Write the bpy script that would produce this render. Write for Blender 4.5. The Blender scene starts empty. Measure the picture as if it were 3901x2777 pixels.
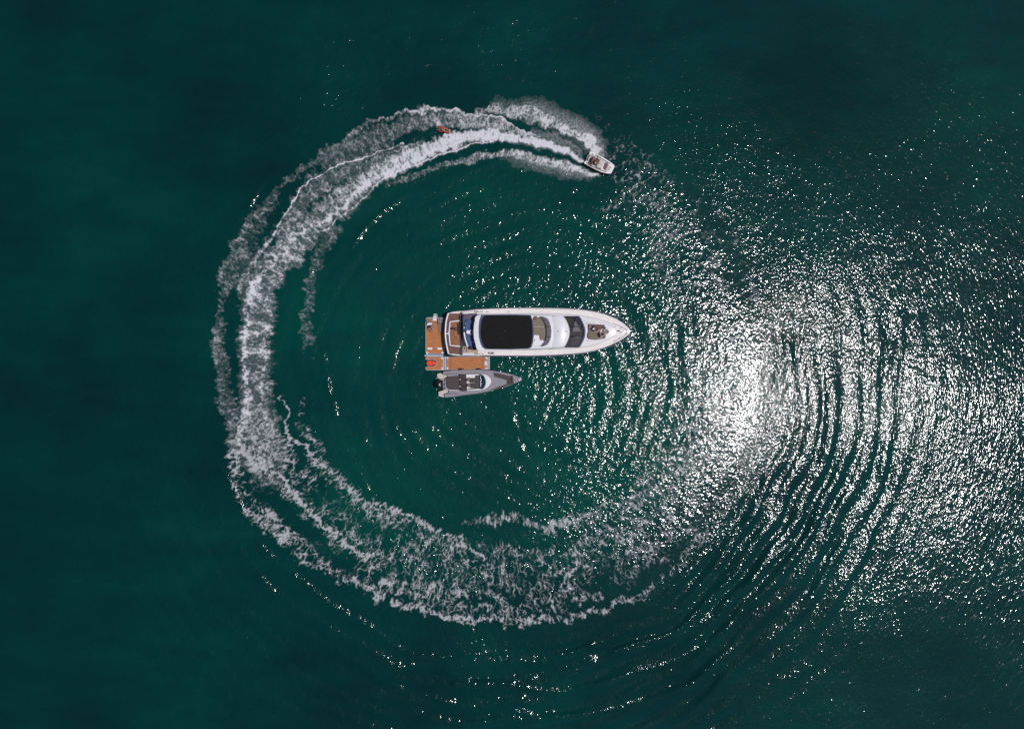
import bpy, bmesh, math, random
import numpy as np
from mathutils import Vector, Matrix
random.seed(4); rng = np.random.default_rng(7)
PI = math.pi
sc = bpy.context.scene; C = sc.collection
# ---------------------------------------------------------------- camera, sky, sun, exposure
H = 86.6                                   # flying height of the camera in metres
cam = bpy.data.cameras.new('camera'); co = bpy.data.objects.new('camera', cam); C.objects.link(co)
co.location = (0, 0, H); co.rotation_euler = (0, 0, 0)
cam.sensor_width = 36; cam.lens = 36*H/130.03; cam.clip_start = 0.5; cam.clip_end = 6000
sc.camera = co
SUN_X, SUN_Y = 32.0, -4.5                  # where a flat sea would mirror the sun to the camera
zen = math.atan(math.hypot(SUN_X, SUN_Y)/H)
sdir = Vector((SUN_X, SUN_Y, H)).normalized()
w = bpy.data.worlds.new('World'); sc.world = w; w.use_nodes = True
nt = w.node_tree; nt.nodes.clear()
sky = nt.nodes.new('ShaderNodeTexSky'); sky.sky_type = 'NISHITA'; sky.sun_disc = False
sky.sun_elevation = PI/2 - zen; sky.sun_rotation = math.atan2(sdir.x, sdir.y)
bg = nt.nodes.new('ShaderNodeBackground'); bg.inputs[1].default_value = 0.052
wo = nt.nodes.new('ShaderNodeOutputWorld'); nt.links.new(sky.outputs[0], bg.inputs[0]); nt.links.new(bg.outputs[0], wo.inputs[0])
sl = bpy.data.lights.new('sun', 'SUN'); sl.energy = 2.9; sl.angle = math.radians(0.5); sl.color = (1, .965, .955)
so = bpy.data.objects.new('sun', sl); C.objects.link(so); so.rotation_euler = sdir.to_track_quat('Z', 'Y').to_euler()
so.location = sdir*300
vs = sc.view_settings; vs.view_transform = 'Standard'; vs.look = 'None'; vs.exposure = 0; vs.gamma = 1; vs.use_curve_mapping = False

# ---------------------------------------------------------------- materials
def mat(name, col, rough=.5, metal=0, noise=0.0, nscale=3, col2=None, bump=0, bscale=20, coat=0, spec=.5, alpha=1):
    m = bpy.data.materials.new(name); m.use_nodes = True; n = m.node_tree; b = n.nodes['Principled BSDF']
    b.inputs['Base Color'].default_value = (*col, 1); b.inputs['Roughness'].default_value = rough
    b.inputs['Metallic'].default_value = metal; b.inputs['Coat Weight'].default_value = coat
    b.inputs['Specular IOR Level'].default_value = spec; b.inputs['Alpha'].default_value = alpha
    tc = n.nodes.new('ShaderNodeTexCoord')
    nz = n.nodes.new('ShaderNodeTexNoise'); nz.inputs['Scale'].default_value = nscale; nz.inputs['Detail'].default_value = 6
    nz.inputs['Roughness'].default_value = .65
    n.links.new(tc.outputs['Object'], nz.inputs['Vector'])
    if noise or col2:
        r = n.nodes.new('ShaderNodeValToRGB'); c2 = col2 or tuple(c*(1-noise) for c in col)
        r.color_ramp.elements[0].position = .35; r.color_ramp.elements[1].position = .65
        r.color_ramp.elements[0].color = (*c2, 1); r.color_ramp.elements[1].color = (*col, 1)
        n.links.new(nz.outputs[0], r.inputs[0]); n.links.new(r.outputs[0], b.inputs['Base Color'])
    if bump:
        nb = n.nodes.new('ShaderNodeTexNoise'); nb.inputs['Scale'].default_value = bscale; nb.inputs['Detail'].default_value = 4
        n.links.new(tc.outputs['Object'], nb.inputs['Vector'])
        bp = n.nodes.new('ShaderNodeBump'); bp.inputs['Strength'].default_value = 1; bp.inputs['Distance'].default_value = bump
        n.links.new(nb.outputs[0], bp.inputs['Height']); n.links.new(bp.outputs[0], b.inputs['Normal'])
    return m
M = {}
M['gel'] = mat('white_gelcoat', (.74,.72,.74), .28, noise=.07, nscale=.8, coat=.3)
M['cream'] = mat('cream_deck', (.76,.71,.69), .5, noise=.1, nscale=1.4, bump=.002, bscale=40)
M['hull'] = mat('hull_side', (.50,.47,.55), .3, noise=.1, nscale=1)
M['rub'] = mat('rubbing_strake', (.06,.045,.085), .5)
M['black'] = mat('black_roof_fabric', (.010,.010,.011), .85, noise=.35, nscale=3, bump=.004, bscale=9, spec=.2)
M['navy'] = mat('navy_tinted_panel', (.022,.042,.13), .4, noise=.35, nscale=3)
M['blue'] = mat('blue_shade_slab', (.03,.075,.22), .6, noise=.35, nscale=5, bump=.004, bscale=12)  # blue-tinted shade of the aft flybridge put into a colour
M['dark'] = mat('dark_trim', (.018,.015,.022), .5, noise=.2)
M['glass'] = mat('tinted_glass', (.012,.014,.022), .06, alpha=.55)
M['scr'] = mat('smoked_screen', (.16,.125,.16), .15, noise=.25, nscale=4, alpha=.9)
M['tan'] = mat('tan_cushion', (.21,.175,.13), .85, noise=.22, nscale=7, bump=.006, bscale=8)
M['olive'] = mat('olive_cushion', (.19,.16,.10), .85, noise=.22, nscale=7, bump=.006, bscale=8)
M['greyc'] = mat('grey_cushion', (.17,.14,.145), .85, noise=.22, nscale=7, bump=.006, bscale=8)
M['lounge'] = mat('grey_mesh_lounger', (.20,.175,.18), .8, noise=.25, nscale=9, bump=.006, bscale=10)
M['teak'] = mat('orange_foam_decking', (.46,.17,.060), .8, noise=.22, nscale=2.2, bump=.003, bscale=30)
M['teak2'] = mat('reddish_shaded_teak', (.19,.075,.045), .6, col2=(.09,.032,.026), nscale=3)  # dark reddish tone holds the shade of the stern cockpit
M['teak3'] = mat('weathered_teak', (.34,.13,.040), .6, col2=(.17,.055,.022), nscale=3.5)
M['mahog'] = mat('mahogany_covering', (.13,.035,.050), .4, noise=.3, nscale=5)
M['sole'] = mat('pale_teak_sole', (.46,.34,.24), .7, noise=.15, nscale=6)
M['pvc'] = mat('pale_grey_pvc', (.62,.62,.68), .5, noise=.15, nscale=6)
M['white'] = mat('white_plastic', (.80,.78,.80), .4, noise=.06, nscale=8)
M['steel'] = mat('stainless_steel', (.62,.62,.66), .25, metal=1)
M['tgrey'] = mat('grey_boat_deck', (.235,.225,.265), .6, noise=.14, nscale=6, bump=.002, bscale=30)
M['tgrey2'] = mat('grey_boat_hull', (.14,.135,.16), .4, noise=.14, nscale=4)
M['beige'] = mat('beige_deck_pad', (.55,.48,.45), .7, noise=.1, nscale=6)
M['brown'] = mat('brown_grey_cushion', (.072,.052,.054), .8, noise=.3, nscale=6, bump=.006, bscale=9)
M['brown2'] = mat('dark_brown_cushion', (.052,.034,.036), .8, noise=.3, nscale=6, bump=.006, bscale=9)
M['blk'] = mat('black_plastic', (.008,.008,.011), .3, noise=.3)
M['tglass'] = mat('blue_screen_glass', (.01,.035,.06), .08, alpha=.72)
M['orange'] = mat('orange_shell', (.90,.085,.028), .45, noise=.12, nscale=6)
M['red'] = mat('red_pvc', (.30,.02,.022), .45, col2=(.22,.012,.018), nscale=9)
M['coral'] = mat('coral_pvc', (.44,.07,.055), .5, noise=.25, nscale=9)
M['lime'] = mat('lime_vest', (.50,.62,.05), .7, noise=.2)
M['skin'] = mat('tanned_skin', (.36,.175,.12), .55, noise=.12, nscale=9)
M['skin2'] = mat('pale_skin', (.46,.26,.21), .55, noise=.12, nscale=9)
M['hair'] = mat('dark_hair', (.012,.008,.009), .6, noise=.4, nscale=20)
M['cwhite'] = mat('white_cloth', (.78,.77,.82), .8, noise=.08, nscale=9)
M['cblue'] = mat('blue_cloth', (.06,.14,.42), .8, noise=.25, nscale=12)
M['cdark'] = mat('dark_cloth', (.02,.018,.03), .8, noise=.25, nscale=12)
M['cred'] = mat('red_cloth', (.26,.03,.03), .8, noise=.25, nscale=12)
M['floor'] = mat('grey_floor', (.16,.16,.18), .7, noise=.2, nscale=8)
M['eye'] = mat('eye_white', (.6,.6,.6), .3)

# ---------------------------------------------------------------- object helpers
def thing(name, label, cat, loc=(0,0,0), group=None):
    o = bpy.data.objects.new(name, None); C.objects.link(o); o.empty_display_size = .3
    o.location = loc; o['label'] = label; o['category'] = cat
    if group: o['group'] = group
    return o
def link(name, bm, m, parent=None, smooth=False, label=None):
    bmesh.ops.recalc_face_normals(bm, faces=bm.faces)
    me = bpy.data.meshes.new(name)
    if parent is not None:                                  # meshes are written in world metres, then moved to the thing's own origin
        p = Vector((0,0,0)); q = parent
        while q is not None: p += q.location; q = q.parent
        bmesh.ops.translate(bm, vec=-p, verts=bm.verts)
    bm.to_mesh(me); bm.free()
    if smooth:
        me.polygons.foreach_set('use_smooth', [True]*len(me.polygons))
    o = bpy.data.objects.new(name, me); C.objects.link(o); me.materials.append(M[m] if isinstance(m, str) else m)
    if parent is not None: o.parent = parent
    if label: o['label'] = label
    return o
def copy_of(o, world_delta):
    c = o.copy(); C.objects.link(c); c.location = o.location + Vector(world_delta); return c
CX, CY, S = 1950.5, 1388.5, 30.0
def crop(ox, oy, s):                                        # a survey of the photograph: crop position + real height -> real position
    def f(u, v, z=0.0):
        k = (H-z)/H/S
        return Vector(((ox+u/s-CX)*k, -(oy+v/s-CY)*k, z))
    return f
Y1 = crop(1560,1130,2.5356); Y2 = crop(1600,1160,7.383); Y3 = crop(1800,1160,6.915); Y4 = crop(2100,1160,6.915)
T5 = crop(1600,1340,5.433); J6 = crop(2190,550,11.6); W7 = crop(1620,430,14.2625)
def smoothpoly(pts, n=3, closed=True):                      # Catmull-Rom
    pts = [Vector(p) for p in pts]; out = []; L = len(pts)
    rngi = range(L) if closed else range(L-1)
    for i in rngi:
        g = (lambda k: pts[k % L]) if closed else (lambda k: pts[min(max(k,0),L-1)])
        a,b,c,d = g(i-1), g(i), g(i+1), g(i+2)
        for j in range(n):
            t = j/n
            out.append(.5*((2*b)+(c-a)*t+(2*a-5*b+4*c-d)*t*t+(3*b-a-3*c+d)*t**3))
    if not closed: out.append(pts[-1])
    return out
def slab(bm, pts, th, bev=0.0, seg=2, crown=0.0):
    """closed outline of 3D points (top face); thickness th below; bevelled top rim; crown lifts the middle."""
    n = len(pts); c = sum((Vector(p) for p in pts), Vector())/n
    area = sum(pts[i][0]*pts[(i+1)%n][1]-pts[(i+1)%n][0]*pts[i][1] for i in range(n))
    if area < 0: pts = pts[::-1]
    P = [Vector(p) for p in pts]
    def inset(d):
        out = []
        for i in range(n):
            a, b, q = P[i-1], P[i], P[(i+1) % n]
            e1 = Vector((b.x-a.x, b.y-a.y, 0)); e2 = Vector((q.x-b.x, q.y-b.y, 0))
            if e1.length < 1e-6: e1 = e2
            if e2.length < 1e-6: e2 = e1
            e1.normalize(); e2.normalize()
            n1 = Vector((-e1.y, e1.x, 0)); n2 = Vector((-e2.y, e2.x, 0)); m = n1+n2
            if m.length < 1e-4: m = n1
            m.normalize(); k = min(1/max(m.dot(n1), .4), 2)
            out.append(b + m*d*k)
        return out
    rings = [[p - Vector((0,0,th)) for p in P]]
    if bev > 0:
        rings.append([p - Vector((0,0,bev)) for p in P])
        for s_ in range(1, seg+1):
            a = s_/seg*PI/2
            rings.append([p - Vector((0,0,bev*(1-math.sin(a)))) for p in inset(bev*(1-math.cos(a)))])
    else: rings.append(P)
    vr = [[bm.verts.new(p) for p in r] for r in rings]
    for a, b in zip(vr, vr[1:]):
        for i in range(n):
            bm.faces.new((a[i], a[(i+1)%n], b[(i+1)%n], b[i]))
    bm.faces.new(vr[0][::-1])
    if crown:
        top = rings[-1]; prev = vr[-1]
        for k in (.85,.65,.4,.15):
            r = [bm.verts.new(Vector((c.x+(p.x-c.x)*k, c.y+(p.y-c.y)*k, p.z*(k) + c.z*(1-k) + crown*(1-k*k)))) for p in top]
            for i in range(n): bm.faces.new((prev[i], prev[(i+1)%n], r[(i+1)%n], r[i]))
            prev = r
        bm.faces.new(prev)
    else: bm.faces.new(vr[-1])
    return bm
def S_(name, pts, th, m, parent, bev=.03, crown=0, smooth=False, label=None, sp=0, seg=2):
    bm = bmesh.new(); pts = smoothpoly(pts, sp) if sp else [Vector(p) for p in pts]
    slab(bm, pts, th, bev, seg, crown); return link(name, bm, m, parent, smooth, label)
def tube_bm(bm, pts, r, n=8, closed=False, cap=True):
    pts = [Vector(p) for p in pts]; L = len(pts); rings = []
    rr = [float(np.interp(i/(L-1), np.linspace(0,1,len(r)), r)) for i in range(L)] if isinstance(r, (list, tuple)) else [r]*L
    for i, p in enumerate(pts):
        a = pts[i-1] if (i or closed) else p; b = pts[(i+1)%L] if (i < L-1 or closed) else p
        d = (b-a).normalized() if (b-a).length > 1e-7 else Vector((1,0,0))
        up = Vector((0,0,1)) if abs(d.z) < .95 else Vector((1,0,0))
        x = d.cross(up).normalized(); y = x.cross(d).normalized()
        rings.append([bm.verts.new(p+(x*math.cos(2*PI*k/n)+y*math.sin(2*PI*k/n))*rr[i]) for k in range(n)])
    for i in range(L if closed else L-1):
        a, b = rings[i], rings[(i+1)%L]
        for k in range(n): bm.faces.new((a[k], a[(k+1)%n], b[(k+1)%n], b[k]))
    if not closed and cap: bm.faces.new(rings[0][::-1]); bm.faces.new(rings[-1])
    return bm
def TB(name, pts, r, m, parent, n=8, closed=False, sp=0, label=None):
    bm = bmesh.new(); pts = smoothpoly(pts, sp, closed) if sp else pts
    tube_bm(bm, pts, r, n, closed); return link(name, bm, m, parent, True, label)
def BX(name, c, sx, sy, sz, m, parent, rot=0, bev=.02, label=None):
    """rounded box with base centre at c"""
    bm = bmesh.new(); bmesh.ops.create_cube(bm, size=1)
    bmesh.ops.scale(bm, vec=(sx, sy, sz), verts=bm.verts)
    bmesh.ops.bevel(bm, geom=bm.edges[:], offset=min(bev, sx*.3, sy*.3, sz*.3), segments=2, affect='EDGES')
    bmesh.ops.rotate(bm, cent=(0,0,0), matrix=Matrix.Rotation(rot, 3, 'Z'), verts=bm.verts)
    bmesh.ops.translate(bm, vec=Vector(c)+Vector((0,0,sz/2)), verts=bm.verts)
    return link(name, bm, m, parent, False, label)
def EL(name, c, rx, ry, rz, m, parent, rot=0, label=None, seg=20):
    bm = bmesh.new(); bmesh.ops.create_uvsphere(bm, u_segments=seg, v_segments=seg//2, radius=1)
    bmesh.ops.scale(bm, vec=(rx, ry, rz), verts=bm.verts)
    bmesh.ops.rotate(bm, cent=(0,0,0), matrix=Matrix.Rotation(rot, 3, 'Z'), verts=bm.verts)
    bmesh.ops.translate(bm, vec=c, verts=bm.verts)
    return link(name, bm, m, parent, True, label)
def P(f, pts, z):                                           # list of crop points at one height
    return [f(a, b, z) for a, b in pts]

# ---------------------------------------------------------------- numpy noise
_perm = rng.permutation(512); _perm = np.concatenate([_perm, _perm])
_ga = rng.uniform(0, 2*PI, 512); _gx = np.cos(_ga).astype(np.float32); _gy = np.sin(_ga).astype(np.float32)
def perlin(x, y, seed=0):
    x = x + seed*17.31; y = y + seed*9.77
    xi = np.floor(x).astype(np.int32); yi = np.floor(y).astype(np.int32)
    xf = (x-xi).astype(np.float32); yf = (y-yi).astype(np.float32)
    u = xf*xf*xf*(xf*(xf*6-15)+10); v = yf*yf*yf*(yf*(yf*6-15)+10)
    def g(ix, iy, dx, dy):
        h = _perm[(_perm[ix & 511] + (iy & 511)) & 511]
        return _gx[h]*dx + _gy[h]*dy
    a = g(xi, yi, xf, yf); b = g(xi+1, yi, xf-1, yf); c = g(xi, yi+1, xf, yf-1); d = g(xi+1, yi+1, xf-1, yf-1)
    return ((a+(b-a)*u) + ((c+(d-c)*u) - (a+(b-a)*u))*v)*1.5
def fbm(x, y, o=4, seed=0, gain=.55):
    s = 0; a = 1; t = 0
    for i in range(o):
        s = s + a*perlin(x*2**i, y*2**i, seed+i*3); t += a; a *= gain
    return s/t
def sst(a, b, x):
    t = np.clip((x-a)/(b-a), 0, 1); return t*t*(3-2*t)
def TW(x, y): return (x-1140.5)/17.542, -(y-812.0)/17.542      # survey of the whole picture (z = 0)
RCX, RCY = TW(1075, 810)                                       # centre of the circular wake

# ---------------------------------------------------------------- the sea: long waves as a height field
def wave_h(x, y, want_crest=False):
    crest = 0*x
    wx = x + 1.6*fbm(x/14, y/14, 2, 31); wy = y + 1.6*fbm(x/14, y/14, 2, 37)
    dx, dy = wx-RCX, wy-RCY; r = np.hypot(dx, dy); th = np.arctan2(dy, dx)
    # wake waves running outward beyond the ring
    az = (sst(-2.5, -1.3, th)*.8+.2)*(.25+.75*sst(.35, -.25, th))*sst(-3.0, -2.4, th)*sst(1.25, .5, th)
    win = sst(34.5, 39, r)*sst(62, 50, r)
    ph = .9*perlin(x/16, y/16, 53) + .5*np.sin(3*th)
    lam = 2.35 + .35*sst(-.9, .1, th)
    sa = th*40
    pat = .60+.7*np.clip(fbm(x/7, y/7, 2, 51)*1.3+.45, 0, 1)
    h = az*win*pat*(1+.7*sst(.0, -.6, th))*(.068*np.sin(2*PI*(r-36)/lam + ph) + .066*perlin(r/1.6, sa/18, 54) + .030*perlin(r/.95, sa/9, 56))
    # waves trapped inside the ring
    cx2, cy2 = TW(1190, 850); r2 = np.hypot(wx-cx2, (wy-cy2)*1.15)
    inn = sst(31, 24, r)*sst(2.5, 9, r2)
    amp = .25+1.0*np.clip(fbm(x/6, y/6, 2, 57)+.35, 0, 1)
    s2 = np.arctan2((wy-cy2)*1.15, wx-cx2)*14
    h = h + inn*amp*(.060*(.50+.50*sst(2.9, 1.6, np.abs(s2/14+.15)))*np.clip(.70+.9*perlin(x/5, y/5, 63), 0, 1.2)*np.sin(2*PI*r2/(2.3+.25*perlin(s2/14, s2*0, 64)) + 2.4*perlin(x/10, y/10, 59)) + .080*perlin(r2/1.35, s2/8, 60) + .030*perlin(r2/.8, s2/4, 62))
    h = h + .012*inn*amp*np.sin(2*PI*(x*.35+y*.93)/1.8 + 2*perlin(x/4, y/4, 61))
    # short steep wave patches, added and tilted so that they glint in the sun
    for tx, ty, lx, ly, rot, sl in ((1150,935,.55,1.5,.25,.19), (1215,925,.5,1.7,-.35,.18), (1168,1000,.5,1.2,.5,.19), (1192,880,.4,.8,-.3,.18), (1085,915,.35,1.2,.7,.16), (1060,960,.35,1.0,.6,.15), (1318,935,.5,1.9,-.1,.15), (1360,880,.45,1.6,-.05,.14), (1262,985,.4,1.2,-.2,.16), (1290,900,.4,1.2,-.2,.15)):
        px_, py_ = TW(tx, ty); qa = (x-px_)*np.cos(rot)+(y-py_)*np.sin(rot); qb = -(x-px_)*np.sin(rot)+(y-py_)*np.cos(rot)
        h = h - sl*qa*np.exp(-(qa/lx)**2-(qb/ly)**2)
    # single steep wavelets just inside and just outside the foam
    for r0, r1, a0, a1, A, s in ((22.9,22.3,1.98,2.45,.115,.26), (19.9,20.1,3.02,3.55,.12,.24), (24.5,24.5,2.5,2.8,.07,.26), (36.4,36.0,2.40,2.68,.12,.25), (35.6,36.2,3.45,4.40,.115,.25),
            (38.6,39.0,3.75,4.15,.10,.26), (38.6,45.9,4.30,5.5,.17,.28), (41.6,49.5,4.35,5.5,.14,.27), (36.6,38.5,4.35,5.2,.14,.26), (39.4,42.4,4.9,5.7,.15,.3), (40.8,45.5,5.1,5.8,.15,.3), (26.0,27.0,4.2,5.0,.06,.26)):
        t2 = np.where(th < 0, th+2*PI, th)
        rr = r0 + (r1-r0)*(t2-a0)/(a1-a0) + .6*perlin(t2*3, r0+0*t2, 3)
        g = sst(a0, a0+.12, t2)*sst(a1, a1-.12, t2)*np.clip(perlin(t2*11, t2*0+r0, 9)*1.8+.95, 0, 1)
        h = h + A*np.exp(-((r-rr)/s)**2)*g
        crest = np.maximum(crest, np.exp(-((r-rr)/(s*1.5))**2)*g)
    # swell and chop of the open sea
    h = h + .10*perlin(x/11+.3*y/11, y/15, 71) + .02*fbm(x/2.4, y/2.4, 2, 75) + sst(33, 40, r)*sst(.8, 1.6, np.abs(th))*(.05*perlin(x/2.6+y/6, y/1.7-x/9, 77) + .03*perlin(x/1.5+y/4, y/.9-x/5, 79))
    if want_crest: return h.astype(np.float32), crest
    return h.astype(np.float32)
def grow(a, b, step, far):
    c = list(np.arange(a, b+1e-6, step)); d = step
    lo = [a]; hi = [b]
    while hi[-1] < far: d *= 1.35; hi.append(hi[-1]+d); lo.append(lo[-1]-d)
    return np.array(lo[:0:-1]+c+hi[1:], dtype=np.float64)
def grid_mesh(name, X, Y, Z, keep=None):
    ny, nx = X.shape
    idx = np.arange(nx*ny).reshape(ny, nx)
    q = np.stack([idx[:-1,:-1], idx[:-1,1:], idx[1:,1:], idx[1:,:-1]], -1).reshape(-1, 4)
    V = np.stack([X.ravel(), Y.ravel(), Z.ravel()], 1)
    vi = None
    if keep is not None:
        q = q[keep.ravel()]
        used = np.zeros(len(V), bool); used[q.ravel()] = True
        mp = np.cumsum(used)-1; q = mp[q]; V = V[used]; vi = used
    me = bpy.data.meshes.new(name)
    me.vertices.add(len(V)); me.vertices.foreach_set('co', V.astype(np.float32).ravel())
    me.loops.add(q.size); me.loops.foreach_set('vertex_index', q.ravel().astype(np.int32))
    me.polygons.add(len(q)); me.polygons.foreach_set('loop_start', np.arange(0, q.size, 4, dtype=np.int32))
    me.polygons.foreach_set('loop_total', np.full(len(q), 4, np.int32))
    me.polygons.foreach_set('use_smooth', np.ones(len(q), bool))
    me.update(); me.validate()
    return me, vi
def addattr(me, name, a):
    at = me.attributes.new(name, 'FLOAT', 'POINT'); at.data.foreach_set('value', a.astype(np.float32).ravel())
xs = grow(-74, 74, .22, 1800); ys = grow(-55, 55, .22, 1800)
X, Y = np.meshgrid(xs, ys); near = sst(120, 80, np.hypot(X, Y*1.2))
Z, CR = wave_h(X, Y, True); Z = Z*near
me, _ = grid_mesh('sea_water', X, Y, Z)
R = np.hypot(X-RCX, Y-RCY); TH = np.arctan2(Y-RCY, X-RCX)
ringw = R + 1.2*fbm(X/5, Y/5, 3, 5)
fine = sst(32, 36, ringw)*sst(-1.5, -.95, TH)*sst(2.8, 2.3, np.abs(TH))
addattr(me, 'fine', fine)
# calm strips (the smoothed water right in the wake) and wind patches
calm = sst(28.5, 31, ringw)*sst(37.5, 34.5, ringw)
patch = fbm(X/20, Y/26, 3, 15)
addattr(me, 'calm', np.clip(calm, 0, 1))
addattr(me, 'patch', np.clip(.5+patch*1.2, 0, 1))
addattr(me, 'crest', CR); addattr(me, 'pr', R*1.0); addattr(me, 'ps', TH*42.0)
inner = sst(33, 24, ringw)
addattr(me, 'inner', inner)
sea = bpy.data.objects.new('water', me); C.objects.link(sea); sea['kind'] = 'structure'
sea['label'] = 'dark teal green sea with small ripples and sun glitter'
def sea_material():
    m = bpy.data.materials.new('sea'); m.use_nodes = True; n = m.node_tree; L = n.links; b = n.nodes['Principled BSDF']
    N = lambda t, **k: n.nodes.new(t)
    def attr(a): q = N('ShaderNodeAttribute'); q.attribute_name = a; return q.outputs['Fac']
    def mth(op, a, b_=None):
        q = N('ShaderNodeMath'); q.operation = op
        for i, v in enumerate((a, b_)):
            if v is None: continue
            if isinstance(v, (int, float)): q.inputs[i].default_value = v
            else: L.new(v, q.inputs[i])
        return q.outputs[0]
    tc = N('ShaderNodeTexCoord').outputs['Object']
    def noise(scale, detail, rough, vec=tc, sc3=None):
        q = N('ShaderNodeTexNoise'); q.inputs['Scale'].default_value = scale; q.inputs['Detail'].default_value = detail; q.inputs['Roughness'].default_value = rough
        if sc3:
            mp = N('ShaderNodeMapping'); mp.inputs['Scale'].default_value = sc3; L.new(vec, mp.inputs['Vector']); vec = mp.outputs[0]
        L.new(vec, q.inputs['Vector']); return q.outputs[0]
    # body colour: greener where aerated; noise tones also painted for uneven sky reflection
    big = noise(.03, 4, .6, sc3=(1,1.5,1)); mid = noise(.22, 3, .6, sc3=(.55,1.4,1))
    f = mth('ADD', mth('ADD', .065, mth('MULTIPLY', big, .42)), mth('MULTIPLY', mid, .25))
    f = mth('ADD', f, mth('MULTIPLY', attr('inner'), .13))
    f = mth('ADD', f, mth('MULTIPLY', attr('patch'), .12))
    r = N('ShaderNodeValToRGB'); L.new(f, r.inputs[0])
    e = r.color_ramp.elements; e[0].position = .34; e[0].color = (.0005,.0195,.0210,1); e[1].position = .68; e[1].color = (.0005,.051,.040,1)
    x = e.new(.5); x.color = (.0005,.031,.0295,1)
    L.new(r.outputs[0], b.inputs['Base Color'])
    b.inputs['IOR'].default_value = 1.333; b.inputs['Roughness'].default_value = ROUGH
    # ripples: coarse inside the ring, finer outside
    h1 = noise(1.35, 2, .5); h2 = noise(3.3, 1.5, .5, sc3=(1.0,1.2,1))
    cmb = N('ShaderNodeCombineXYZ'); L.new(attr('pr'), cmb.inputs[0]); L.new(attr('ps'), cmb.inputs[1])
    p1 = noise(1.35, 2, .5, vec=cmb.outputs[0], sc3=(1.2,.50,1)); p2 = noise(4.7, 1.5, .5, vec=cmb.outputs[0], sc3=(1.2,.60,1))
    mx = N('ShaderNodeMix'); L.new(attr('fine'), mx.inputs[0]); L.new(h1, mx.inputs[2]); L.new(p1, mx.inputs[3]); h1 = mx.outputs[0]
    mx = N('ShaderNodeMix'); L.new(attr('fine'), mx.inputs[0]); L.new(h2, mx.inputs[2]); L.new(p2, mx.inputs[3]); h2 = mx.outputs[0]
    amp1 = mth('SUBTRACT', A1, mth('MULTIPLY', attr('fine'), A1*.30))
    amp2 = mth("ADD", A2, mth("MULTIPLY", attr("fine"), A2*.20))
    hh = mth('ADD', mth('MULTIPLY', h1, amp1), mth('MULTIPLY', h2, amp2))
    k = mth('SUBTRACT', 1.0, mth('MULTIPLY', attr('calm'), .16))
    k = mth('MULTIPLY', k, mth('ADD', .70, mth('MULTIPLY', attr('patch'), .5)))
    k = mth('ADD', k, mth('MULTIPLY', attr('crest'), .9))
    hh = mth('MULTIPLY', hh, k)
    bp = N('ShaderNodeBump'); bp.inputs['Strength'].default_value = 1; bp.inputs['Distance'].default_value = 1.0
    L.new(hh, bp.inputs['Height']); L.new(bp.outputs[0], b.inputs['Normal'])
    return m
ROUGH, A1, A2 = .09, .112, .046
me.materials.append(sea_material())

# ---------------------------------------------------------------- the foam of the circular wake
STEP = .075
x0, y1 = TW(380, 120); x1, y0 = TW(1800, 1440)
fx = np.arange(x0, x1, STEP, dtype=np.float64); fy = np.arange(y0, y1, STEP, dtype=np.float64)
FX, FY = np.meshgrid(fx, fy); FX = FX.astype(np.float32); FY = FY.astype(np.float32)
w1 = fbm(FX/3.2, FY/3.2, 2, 101); w2 = fbm(FX/3.2, FY/3.2, 2, 107)
w3 = fbm(FX/.75, FY/.75, 2, 111); w4 = fbm(FX/.75, FY/.75, 2, 117)
w5 = perlin(FX*2.6, FY*2.6, 281); w6 = perlin(FX*2.6, FY*2.6, 283)
dx = FX-RCX; dy = FY-RCY; rr = np.hypot(dx, dy); s_ = np.mod(np.arctan2(dy, dx)-math.radians(35), 2*PI).astype(np.float32)*32.0
ux = dx/np.maximum(rr, 1); uy = dy/np.maximum(rr, 1)
fing = .34*perlin(s_*1.1, rr*.25, 291) + .26*perlin(s_*2.6, rr*.5, 293) + .10*w5
fing = fing*(.22+.9*sst(14, 62, s_))
GX = FX + .75*w1 + .30*w3 + ux*fing; GY = FY + .75*w2 + .30*w4 + uy*fing
SX = FX + .35*w1 + .15*w3 + ux*.30*fing; SY = FY + .35*w2 + .15*w4 + uy*.30*fing
def stroke(pts, soft=.45, dest=None, mode='max', X_=None, Y_=None):
    """pts: (Tx, Ty, half width in T pixels, density) along a lane of foam"""
    X_ = GX if X_ is None else X_; Y_ = GY if Y_ is None else Y_
    out = np.zeros_like(FX) if dest is None else dest
    for (ax, ay, aw, ad), (bx, by, bw, bd) in zip(pts, pts[1:]):
        (pax, pay), (pbx, pby) = TW(ax, ay), TW(bx, by); aw2, bw2 = aw/17.542, bw/17.542
        pad = max(aw2, bw2)*1.15+1.3
        i0 = max(int((min(pax,pbx)-pad-x0)/STEP), 0); i1 = int((max(pax,pbx)+pad-x0)/STEP)+1
        j0 = max(int((min(pay,pby)-pad-y0)/STEP), 0); j1 = int((max(pay,pby)+pad-y0)/STEP)+1
        if i1 <= 0 or j1 <= 0: continue
        sx = X_[j0:j1, i0:i1]; sy = Y_[j0:j1, i0:i1]
        if sx.size == 0: continue
        vx, vy = pbx-pax, pby-pay; l2 = vx*vx+vy*vy+1e-9
        t = np.clip(((sx-pax)*vx+(sy-pay)*vy)/l2, 0, 1)
        d = np.hypot(sx-pax-vx*t, sy-pay-vy*t); hw = aw2+(bw2-aw2)*t; dn = ad+(bd-ad)*t
        v = dn*sst(1.0+soft*.25, 1.0-soft, d/hw)
        s = out[j0:j1, i0:i1]; np.maximum(s, v, out=s)
    return out
def lane(inner_pts, outer_pts, d_in, d_out):
    pass
D = np.zeros_like(FX)      # fresh, dense foam
Lc = np.zeros_like(FX)     # old, lacy foam
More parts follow.
